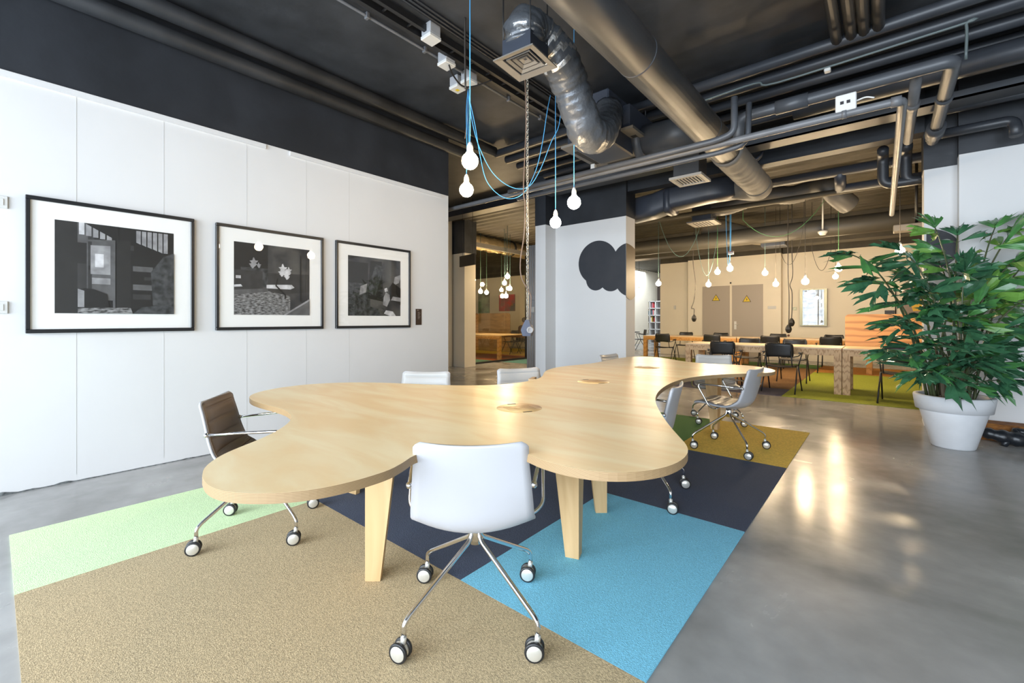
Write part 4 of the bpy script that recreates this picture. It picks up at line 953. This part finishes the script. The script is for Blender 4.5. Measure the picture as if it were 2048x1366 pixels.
def screen(x, y, w_, h_, z0, label, rot=0, m='orangeply'):
    t = thing('desk_screen', label, 'screen', (x, y, z0), rot); r_ = .06
    poly = [(0, 0), (w_, 0), (w_, h_)]+[(r_-r_*math.sin(a), h_-r_+r_*math.cos(a)) for a in [PI/2*i/6 for i in range(7)]]
    n = len(poly); mb = MB(); vs = [(a, 0, b) for a, b in poly]+[(a, .02, b) for a, b in poly]
    mb.add(vs, [tuple(range(n)), tuple(range(n, 2*n))[::-1]]+[((i+1) % n, i, n+i, n+(i+1) % n) for i in range(n)]); obj('board', mb, m, t)
    return t
screen(sx0, 9.82, 2.5, .62, .70, 'orange plywood screen with rounded corner on the front long table')
# black stacking chair
def stack_chair():
    t = thing('stacking_chair', 'x', 'chair')
    obj('seat', MB().sheet(lambda u, v: Vector(((u-.5)*.42, (v-.5)*.40, .455-.02*math.cos((u-.5)*3)-(.03*max(0, v-.8)*5*(v-.8)))), 8, 8, .014), 'blackp', t)
    obj('backrest', MB().sheet(lambda u, v: Vector(((u-.5)*(.42-.05*(abs(v-.5)*2)**6), -.21-.035*v+.05*(2*u-1)**2, .60+.225*v-.015*(2*u-1)**2*(1 if v < .5 else -.6))), 10, 6, .012), 'blackp', t)
    for s in (-1, 1):
        obj('leg', MB().tube([(s*.235, .03, .44), (s*.245, .255, .006)], .011, 8), 'black', t)
        obj('leg', MB().tube([(s*.235, -.03, .44), (s*.245, -.265, .006)], .011, 8), 'black', t)
        obj('back_post', MB().tube(fillet([(s*.19, .17, .435), (s*.19, -.17, .435), (s*.19, -.20, .5), (s*.185, -.225, .70)], .04), .010, 8), 'black', t)
        obj('armrest', MB().tube(fillet([(s*.20, -.20, .60), (s*.27, -.13, .62), (s*.275, .10, .665), (s*.27, .12, .64), (s*.235, .04, .44)], .03), .009, 8).bbox(s*.27-.018, s*.27+.018, -.06, .12, .655, .675, .004), 'black', t)
    mb = MB().tube([(-.235, 0, .43), (.235, 0, .43)], .010, 8); obj('seat_bar', mb, 'black', t)
    return t
sc = stack_chair(); SG = 'black stacking chairs at the long tables'; first = [True]
def sput(x, y, deg, label, group=SG):
    if first[0]:
        first[0] = False; sc.location = (x, y, .006); sc.rotation_euler = (0, 0, math.radians(deg)); sc['label'] = label; sc['group'] = group; return sc
    return dup(sc, (x, y, .006), math.radians(deg), label, group)
sput(-1.33, 8.70, -4, 'black stacking chair at the near side of the front table, below the glass cabinet')
sput(-2.24, 8.72, 3, 'black stacking chair at the near side of the front table, at its left half')
sput(.20, 8.55, -6, 'black stacking chair in front of the plywood screen beside the plant')
sput(-1.37, 10.25, 180, 'black stacking chair on the far side of the front table, right one of two')
sput(-2.20, 10.25, 176, 'black stacking chair on the far side of the front table, left one of two')
R3 = [(-4.78, 'leftmost near side chair of the farthest tables, black with armrests'), (-3.46, 'second black chair from the left on the near side of the farthest tables'), (-2.13, 'third black chair from the left on the near side of the farthest tables'), (-.93, 'black chair on the near side of the farthest tables, next to the plywood screen')]
for x, l in R3: sput(x, 12.42, pr.uniform(-6, 6), l)
R4 = [(-4.75, 'black chair on the far side of the farthest tables, leftmost'), (-3.72, 'black chair on the far side of the farthest tables, before the left grey door'), (-2.26, 'black chair on the far side of the farthest tables, before the hanging sockets'), (-.98, 'black chair on the far side of the farthest tables, rightmost')]
for x, l in R4: sput(x, 13.95, 180+pr.uniform(-5, 5), l)

# doors
def door(n_, x0, x1, handle):
    zt = 2.33
    t = struct('door_%d' % n_, MB().box(x0, x1, BW-.035, BW-.002, .01, zt), 'door')
    h = obj('door_handle', MB().bbox(-.035, .035, -.012, 0, -.13, .13, .003).tube([(0, -.01, .03), (0, -.05, .03), (handle*.1, -.05, .03)], .009, 8), 'steel', t); h.location = (x0+.10 if handle > 0 else x1-.10, BW-.036, 1.05)
    return t
d0 = atY(1405.5, 600, BW).x; d1 = atY(1460.5, 600, BW).x; d2 = atY(1464.5, 600, BW).x; d3 = atY(1526, 600, BW).x
A_ = door(1, d0, d1, 1); B_ = door(2, d2, d3, 1)
for o in list(A_.children): bpy.data.objects.remove(o)
struct('trim_4', MB().box(d1, d2, BW-.05, BW, .01, 2.34), 'cream')
for x, y, l in ((1432, 597, 'yellow triangular warning sign on the left grey door'), (1493.5, 599, 'yellow triangular warning sign on the right grey door')):
    p = atY(x, y, BW-.04); t = thing('warning_sign', l, 'sign', p, 0, 'warning signs on the grey doors'); s = .125
    mb = MB(); vs = [(-s, 0, -s*.62), (s, 0, -s*.62), (0, 0, s*1.1)]; mb.add(vs+[(a, -.004, b) for a, _, b in vs], [(0, 1, 2), (3, 5, 4), (0, 3, 4, 1), (1, 4, 5, 2), (2, 5, 3, 0)]); obj('plate', mb, 'black', t)
    vs = [(-s*.82, -.0045, -s*.52), (s*.82, -.0045, -s*.52), (0, -.0045, s*.90)]; obj('yellow_face', MB().add(vs, [(0, 1, 2)]), 'yellow', t)
    vs = [(a*s, -.005, b*s) for a, b in ((.08, .48), (-.17, .02), (-.01, .04), (-.10, -.42), (.19, .12), (.02, .10))]; obj('bolt_symbol', MB().add(vs, [(0, 1, 2, 5), (2, 3, 4, 5)]), 'black', t)
def wallbox(x, y, Y, w_, h_, l, m='plastic', name='wall_switch', cat='switch', dep=.03):
    p = atY(x, y, Y); t = thing(name, l, cat, (p.x, Y, p.z)); obj('plate', MB().bbox(-w_/2, w_/2, -dep, 0, -h_/2, h_/2, .004), m, t)
    obj('rocker', MB().bbox(-w_*.3, w_*.3, -dep-.006, -dep, -h_*.3, h_*.3, .002), m, t); return t
wallbox(1544, 615, BW, .22, .09, 'beige double switch right of the grey doors')
wallbox(1350, 615, BR, .07, .14, 'beige switch on the wall left of the grey doors')
wallbox(1589.5, 617.5, BR, .10, .10, 'dark metal switch beside the glass notice cabinet', 'glowframe')
wallbox(1779, 627, BR, .20, .17, 'black control box on the back wall behind the plywood screen', 'blackp', 'control_box', 'box')
wallbox(1461.5, 566, BW, .04, .05, 'tiny dark camera above the grey doors', 'blackp', 'door_camera', 'camera')
# glass notice cabinet
g0 = atY(1601, 578, BR); g1 = atY(1655, 652, BR); w_ = g1.x-g0.x; h_ = g0.z-g1.z-.02
t = thing('notice_cabinet', 'glass fronted metal cabinet with bright collage on the back wall', 'cabinet', (g0.x, BR, g1.z))
obj('frame', MB().box(0, w_, -.16, 0, 0, .03).box(0, w_, -.16, 0, h_-.03, h_).box(0, .07, -.16, 0, .03, h_-.03).box(w_-.07, w_, -.16, 0, .03, h_-.03), 'glowframe', t)
obj('back_panel', MB().box(.07, w_-.07, -.02, -.005, .03, h_-.03), mat('collage', (.04, .06, .08), .5, col2=(.50, .56, .58), vs_=7, stretch=(1, 1, 2), detail=10), t)
mb = MB()
for i in range(3): mb.box(.07, w_-.07, -.14, -.02, .22+.27*i, .23+.27*i)
obj('shelf', mb, 'glass', t)
obj('glass_door', MB().box(.07, w_-.07, -.156, -.15, .03, h_-.03), 'glass', t)
# poster behind the plant
p = atY(1806, 640, BR); 
t = thing('poster', 'poster with grey, yellow and orange blocks behind the plant leaves', 'poster', (p.x, BR, 1.15))
obj('sheet', MB().box(0, .75, -.012, 0, 0, .95), mat('poster_grey', (.30, .24, .20), .5), t)
obj('printed_shape', MB().add([(.45, -.0125, .02), (.75, -.0125, .02), (.75, -.0125, .45), (.45, -.0125, .30)], [(0, 1, 2, 3)]), mat('poster_orange', (.75, .14, .02), .5), t)
obj('printed_shape', MB().add([(.2, -.0126, .3), (.45, -.0126, .32), (.6, -.0126, .6), (.3, -.0126, .7), (.15, -.0126, .5)], [(0, 1, 2, 3, 4)]), mat('poster_yellow', (.80, .50, .04), .5), t)
tag(obj('downpipe', MB().tube([(p.x-.15, BR-.03, 1.3), (p.x-.15, BR-.03, 2.0)], .012, 6), 'black'), 'thin black tube on the back wall left of the poster', 'pipe')
# hanging bulbs of the rear hall
BG = 'lit bare bulbs in the rear hall'
far = [(1317, 567, 10.5, 'ccord', 'lit bulb at the left edge of the cream wall'), (1417, 569, 10.5, 'ccord', 'lit bulb just above the left corner of the grey doors'), (1435, 544, 10.2, 'green', 'lit bulb left of the higher bulb over the doors'), (1460, 537, 9.0, 'blue', 'highest lit bulb over the grey doors'),
       (1530, 546, 10.0, 'ccord', 'lit bulb above the right corner of the grey doors'), (1551.5, 568, 10.0, 'dcord', 'lit bulb right of the grey doors, left of the hanging sockets'), (1610.5, 563, 8.0, 'dcord', 'large lit bulb in front of the glass notice cabinet'), (1677, 537, 8.05, 'green', 'large lit bulb on a green cord left of the plant'),
       (1671, 553, 10.7, 'dcord', 'lit bulb just below the bulb on the green cord'), (1800, 502, 6.5, 'dcord', 'bulb half hidden behind the palm leaves')]
for x, y, Z, c, l in far: pendant(V(x, y, Z), l, BG, cord=c, bm_='bulbfar', r=.058, cr=.0045, top=CE-.06)
pendant(V(1278, 582, 17), 'small lit bulb in the bright reading corner beyond the pillar', BG, cord='dcord', bm_='bulbfar', r=.07, cr=.006)
def loop(a, b, dip, label, c, r=.005):
    a = Vector(a); b = Vector(b); pts = [Vector((a.x, a.y, CE-.06))]+[a.lerp(b, i/14)-Vector((0, 0, dip*4*(i/14)*(1-i/14))) for i in range(15)]+[Vector((b.x, b.y, CE-.06))]
    return cable('light_cord', label, pts, c, r, raw=True)
loop(V(1318, 440, 10.5), V(1398, 460, 10.5), .75, 'teal cord swagged left of the grey doors', 'ccord')
loop(V(1392, 470, 10.3), V(1435, 470, 10.3), .95, 'green cord swagged above the left grey door', 'ccord')
loop(V(1486, 440, 9.2), V(1655, 392, 8.6), .55, 'green cord swagged wide across the rear hall ceiling', 'green')
loop(V(1560, 500, 9.8), V(1608, 450, 9.0), .55, 'grey cord swagged above the hanging sockets', 'dcord')
loop(V(1624, 500, 9.6), V(1662, 500, 9.6), .45, 'grey cord swagged above the glass cabinet', 'dcord')
loop(V(1452, 440, 9.0), V(1462, 440, 9.0), .95, 'blue cord loop above the highest bulb', 'blue')
# hanging sockets
def hang(x, ytop, y, Z, label, pts):
    p = V(x, y, Z); t = thing('hanging_socket', label, 'socket', p)
    obj('cable', MB().tube(spline([Vector((0, 0, .05))]+[V(a, b, Z)-p for a, b in pts]+[Vector((V(pts[-1][0], 0, Z)-p).xy.to_3d())+Vector((0, 0, CE-p.z-.05))], 8), .010, 6), 'dcord', t)
    obj('socket_cube', MB().loft([[(.02*math.cos(2*PI*q/6)*m_, .02*math.sin(2*PI*q/6)*m_, z_) for q in range(6)] for m_, z_ in ((1, .06), (2.6, .01), (3.2, -.04), (2.2, -.10), (.8, -.12))]), 'blackp', t)
    return t
hang(1388, 0, 634, 11.0, 'black hanging socket on a kinked cable left of the grey doors', [(1388, 618), (1383, 616), (1388, 600), (1391, 565), (1386, 520), (1388, 460)])
t = hang(1577, 0, 655, 9.4, 'black hanging socket in front of the glass cabinet, lower of two', [(1578, 630), (1578, 590), (1576, 540)])
obj('ball', MB().sphere((0, 0, -.17), .025, 10, 8), mat('brown_ball', (.12, .05, .03), .5), t)
hang(1583, 0, 642, 9.6, 'black hanging socket in front of the glass cabinet, upper of two', [(1584, 620), (1584, 585), (1580, 570), (1585, 550), (1584, 500)])
# ceiling spotlight / detector in rear hall
p = atY(1645.5, 465, 11.0); t = thing('smoke_detector', 'white smoke detector on a rod in the rear hall', 'detector', p)
obj('rod', MB().tube([(0, 0, .03), (0, 0, CE-p.z)], .014, 8), 'plastic', t); obj('head', MB().lathe([(1e-4, -.06), (.05, -.05), (.085, .0), (.085, .03), (1e-4, .03)], 16), 'plastic', t)
p = atY(1833, 455, 9.5); t = thing('spotlight', 'tan floodlight box fixed near the pillar behind the plant', 'lamp', p)
obj('housing', MB().bbox(-.28, .25, -.12, .12, -.05, .06, .01), 'vent', t); obj('bracket', MB().tube([(0, 0, .05), (0, 0, CE-p.z)], .02, 8), 'black', t)
p = V(1462, 506, 8.9); t = thing('exit_light', 'small white box lamp with a red strip hanging above the bulbs', 'lamp', p); obj('housing', MB().bbox(-.05, .05, -.03, .03, -.03, .03, .004), 'plastic', t); obj('red_strip', MB().box(-.048, .048, -.0315, -.0305, .012, .024), 'red', t); obj('cord', MB().tube([(0, 0, .03), (0, 0, CE-.06-p.z)], .004, 5), 'blue', t)

# reading corner beyond the pillar: bookcase, books, chair, panels
bz = 22.4; q0 = atY(1277.5, 640, bz); q1 = atY(1322, 640, bz); cw = (q1.x-q0.x)/4.0; NR = 6; ch = 2.2/NR
t = thing('bookcase', 'white cube bookcase full of books in the far bright corner', 'bookcase', (q0.x, bz, 0))
mb = MB()
for i in range(6): mb.box(i*cw-.02, i*cw+.02, 0, .38, 0, 2.22)
obj('upright', mb, 'wall', t); mb = MB()
for j in range(NR+1): mb.box(-.02, 5*cw+.02, 0, .38, j*ch-.018, j*ch+.018)
obj('shelf', mb, 'wall', t); obj('back_panel', MB().box(0, 5*cw, .36, .38, 0, 2.2), mat('bookcase_back', (.30, .29, .30), .8), t)
bc = [mat('book_%d' % i, c, .6) for i, c in enumerate(((.45, .04, .05), (.75, .74, .72), (.05, .08, .25), (.6, .45, .1), (.04, .04, .045), (.5, .2, .25), (.15, .35, .45)))]
br = random.Random(5)
names = {(0, 5): 'top left cube', (1, 5): 'second top cube', (2, 5): 'third top cube', (0, 4): 'second row left cube', (1, 4): 'second row middle cube', (2, 4): 'second row right cube', (1, 3): 'third row cube', (2, 3): 'third row right cube'}
for (i, j), nm in names.items():
    x = i*cw+.04; k = 0
    while x < (i+1)*cw-.08 and k < 7:
        bw = br.uniform(.035, .065); bh = br.uniform(.20, .29)
        if br.random() < .8:
            o = tag(obj('book', MB().box(0, bw-.004, .03, .22, 0, bh), bc[br.randrange(7)]), 'book standing in the %s of the far bookcase' % nm, 'book', 'books in the %s' % nm); o.location = (q0.x+x, bz, j*ch+.019)
        x += bw; k += 1
dc_ = dup(sc, (atY(1281, 680, 17).x, 17.0, 0), 2.2, 'dark chair standing alone in the bright corner beyond the pillar')
dc_['group'] = 'chair in the reading corner'
p = atY(1268, 668, 16.6); t = thing('side_table', 'dark round table partly hidden by the cloud pillar', 'table', (p.x-.3, 16.6, 0)); obj('tabletop', MB().lathe([(1e-4, .72), (.5, .72), (.5, .75), (1e-4, .75)], 28), 'blackp', t); obj('pedestal', MB().lathe([(.25, 0), (.25, .02), (.04, .05), (.04, .72)], 16), 'black', t)
a = atY(1293, 604, 23.7); b = atY(1306, 592, 23.7)
tag(obj('wall_panel', MB().box(a.x, b.x, 23.74, 23.79, a.z, b.z), mat('panel_grey', (.10, .10, .095), .6)), 'small dark grey square panel on the far white wall above the bookcase', 'panel')
a = atY(1311.5, 604, 23.6); b = atY(1322, 573, 23.6)
tag(obj('banner', MB().box(a.x, b.x+.3, 23.6, 23.63, a.z, b.z+.4), mat('brown_banner', (.085, .06, .05), .6)), 'dark brown panel above the bookcase next to the cream wall', 'panel')

# room behind the glass: tables, screens, chairs, art, bulbs
lt = long_table(-12.0, -8.82, 9.85, 11.35, 'wooden table seen through the glass partition', 'orangewood', group='tables behind the glass')
lt2 = long_table(-13.6, -9.2, 13.2, 14.1, 'second wooden table farther back behind the glass', 'orangewood', group='tables behind the glass')
def screen2(xr, y, w_, z0, z1, label, m):
    t = thing('desk_screen', label, 'screen', (xr, y, z0)); h_ = z1-z0; r_ = .10
    poly = [(-w_, 0), (0, 0)]+[(-r_+r_*math.cos(a), h_-r_+r_*math.sin(a)) for a in [PI/2*i/6 for i in range(7)]]+[(-w_, h_)]
    n = len(poly); mb = MB(); vs = [(a, 0, b) for a, b in poly]+[(a, .02, b) for a, b in poly]
    mb.add(vs, [tuple(range(n)), tuple(range(n, 2*n))[::-1]]+[((i+1) % n, i, n+i, n+(i+1) % n) for i in range(n)]); obj('board', mb, m, t)
E1 = atY(1020, 626, 12.6); E0 = atY(957, 626, 12.6)
screen2(E1.x, 12.6, E1.x-E0.x, .006, E1.z, 'brownish plywood desk screen behind the glass, rightmost', woodmat('dark_ply', (.22, .13, .05), (.34, .21, .09), .5, (1, 1, 5)))
screen2(E0.x-.01, 12.6, 2.4, .006, E1.z, 'golden plywood desk screen behind the glass, left of the brownish one', 'orangewood')
for x, y, dg, l in ((-10.1, 9.55, 10, 'black chair behind the glass, in front of the wooden table'), (-9.1, 12.0, 140, 'black chair behind the glass, just beyond the nearest end of the wooden table'), (-11.0, 9.5, -15, 'black chair behind the glass, half hidden by the corridor pillar'), (-10.2, 12.0, 170, 'black chair behind the glass beyond the wooden table')):
    c_ = sput(x, y, dg, l, 'chairs behind the glass')
for x0, x1, y0, y1, l, c1, c2 in ((930, 949, 580, 617, 'dark grey abstract canvas behind the glass, leftmost', (.05, .05, .05), (.12, .12, .12)), (956, 978, 587, 626, 'dark green abstract canvas behind the glass, middle one', (.03, .05, .03), (.22, .40, .24)), (997.5, 1029, 590, 622, 'bright red and grey abstract canvas behind the glass', (.85, .02, .03), (.16, .14, .13))):
    a = atY(x0, y0, 15.55); b = atY(x1, y1, 15.55); t = thing('canvas', l, 'painting', (a.x, 15.598, b.z))
    obj('stretcher', MB().box(0, b.x-a.x, -.03, 0, 0, a.z-b.z), 'blackf', t)
    obj('painted_face', MB().box(0, b.x-a.x, -.033, -.0305, 0, a.z-b.z), mat('abstract', c1, .5, col2=c2, vs_=1.9, detail=3), t)
gb = [(947, 560, 12.6), (942, 570, 14.8), (961, 583, 13), (973, 585, 14), (1015, 553, 12), (1009, 566, 12.4), (1003, 580, 15), (1020, 577, 13.2), (1012, 592, 13)]
gl = ['leftmost lit bulb behind the glass', 'small lit bulb below the leftmost one behind the glass', 'lit bulb over the dark green canvas, left one', 'lit bulb over the dark green canvas, right one', 'topmost of the bulb cluster above the red canvas', 'second bulb of the cluster above the red canvas', 'tiny bulb at the left of the red canvas cluster', 'bulb at the right of the red canvas cluster', 'lowest bulb, hanging in front of the red canvas']
for (x, y, Z), l in zip(gb, gl): pendant(V(x, y, Z), l, 'lit bulbs behind the glass partition', cord='ccord', bm_='bulbglass', r=.062, cr=.006, top=CE-.06)

# seated person behind the glass, seen small at the far table
def skin(name, vs, es, m, parent, sub=1, root=0):
    me = bpy.data.meshes.new(name); me.from_pydata([v[:3] for v in vs], es, []); me.materials.append(m); o = bpy.data.objects.new(name, me); C.objects.link(o); o.parent = parent
    md = o.modifiers.new('skin', 'SKIN'); md.use_smooth_shade = True; sl = me.skin_vertices[0].data if me.skin_vertices else None
    if sl is None:
        import bmesh as bm_; b = bm_.new(); b.from_mesh(me); b.verts.layers.skin.verify(); b.to_mesh(me); b.free(); sl = me.skin_vertices[0].data
    for i, v in enumerate(vs): sl[i].radius = (v[3], v[4] if len(v) > 4 else v[3]); sl[i].use_root = (i == root)
    sb = o.modifiers.new('sub', 'SUBSURF'); sb.levels = sub; sb.render_levels = sub
    return o
q = atY(1041, 640, 12.85)
t = thing('person', 'person in a dark brown jumper seated leaning over a table behind the glass', 'person', (q.x, 12.85, .006), -.3)
sk = mat('skin_tone', (.48, .27, .18), .5); jm_ = mat('brown_jumper', (.06, .03, .02), .9); tr = mat('dark_trousers', (.02, .022, .03), .8); hr = mat('dark_hair', (.025, .015, .01), .6)
sh = [(0, -.05, .52, .13, .12), (0, 0, .70, .12, .10), (0, .09, .92, .15, .10), (0, .13, 1.0, .06, .06), (0, .16, 1.06, .05, .05), (0, .20, 1.14, .075, .085), (0, .205, 1.22, .07, .08)]
arms = []
vs = list(sh); es = [(0, 1), (1, 2), (2, 3), (3, 4), (4, 5), (5, 6)]
for s_ in (-1, 1):
    n = len(vs); vs += [(s_*.17, .10, .95, .055), (s_*.24, .16, .76, .042), (s_*.16, .38, .785, .034), (s_*.10, .44, .785, .03)]; es += [(2, n), (n, n+1), (n+1, n+2), (n+2, n+3)]
    for f in range(4): m_ = len(vs); vs += [(s_*(.10-.018*(f-1.5)), .47, .782, .010), (s_*(.10-.02*(f-1.5)), .515-.008*abs(f-1.5), .776, .008)]; es += [(n+3, m_), (m_, m_+1)]
    m_ = len(vs); vs += [(s_*.06, .45, .785, .010), (s_*.05, .48, .78, .008)]; es += [(n+3, m_), (m_, m_+1)]
    m_ = len(vs); vs += [(s_*.09, .02, .50, .085), (s_*.11, .40, .47, .065), (s_*.11, .43, .10, .045), (s_*.11, .50, .045, .04), (s_*.11, .56, .03, .03)]; es += [(0, m_), (m_, m_+1), (m_+1, m_+2), (m_+2, m_+3), (m_+3, m_+4)]
skin('body', vs, es, sk, t)
v2 = [(0, -.05, .54, .145, .135), (0, 0, .70, .135, .115), (0, .09, .92, .165, .115), (0, .125, .995, .075, .075)]; e2_ = [(0, 1), (1, 2), (2, 3)]
for s_ in (-1, 1): n = len(v2); v2 += [(s_*.17, .10, .95, .068), (s_*.245, .16, .76, .055), (s_*.18, .34, .785, .045)]; e2_ += [(2, n), (n, n+1), (n+1, n+2)]
skin('jumper', v2, e2_, jm_, t)
v3 = [(0, -.05, .50, .14, .12)]; e3_ = []
for s_ in (-1, 1): n = len(v3); v3 += [(s_*.09, .02, .50, .098), (s_*.11, .40, .47, .078), (s_*.11, .43, .14, .058)]; e3_ += [(0, n), (n, n+1), (n+1, n+2)]
skin('trousers', v3, e3_, tr, t)
obj('hair', MB().sphere((0, .175, 1.215), .098, 14, 10, 1.05), hr, t)
for s_ in (-1, 1): obj('eye', MB().sphere((s_*.03, .283, 1.185), .011, 8, 6), 'blackp', t)
obj('nose', MB().sphere((0, .295, 1.16), .014, 8, 6), sk, t)
sput(q.x, 12.80, -17, 'black chair behind the glass on which the person sits', 'chairs behind the glass')
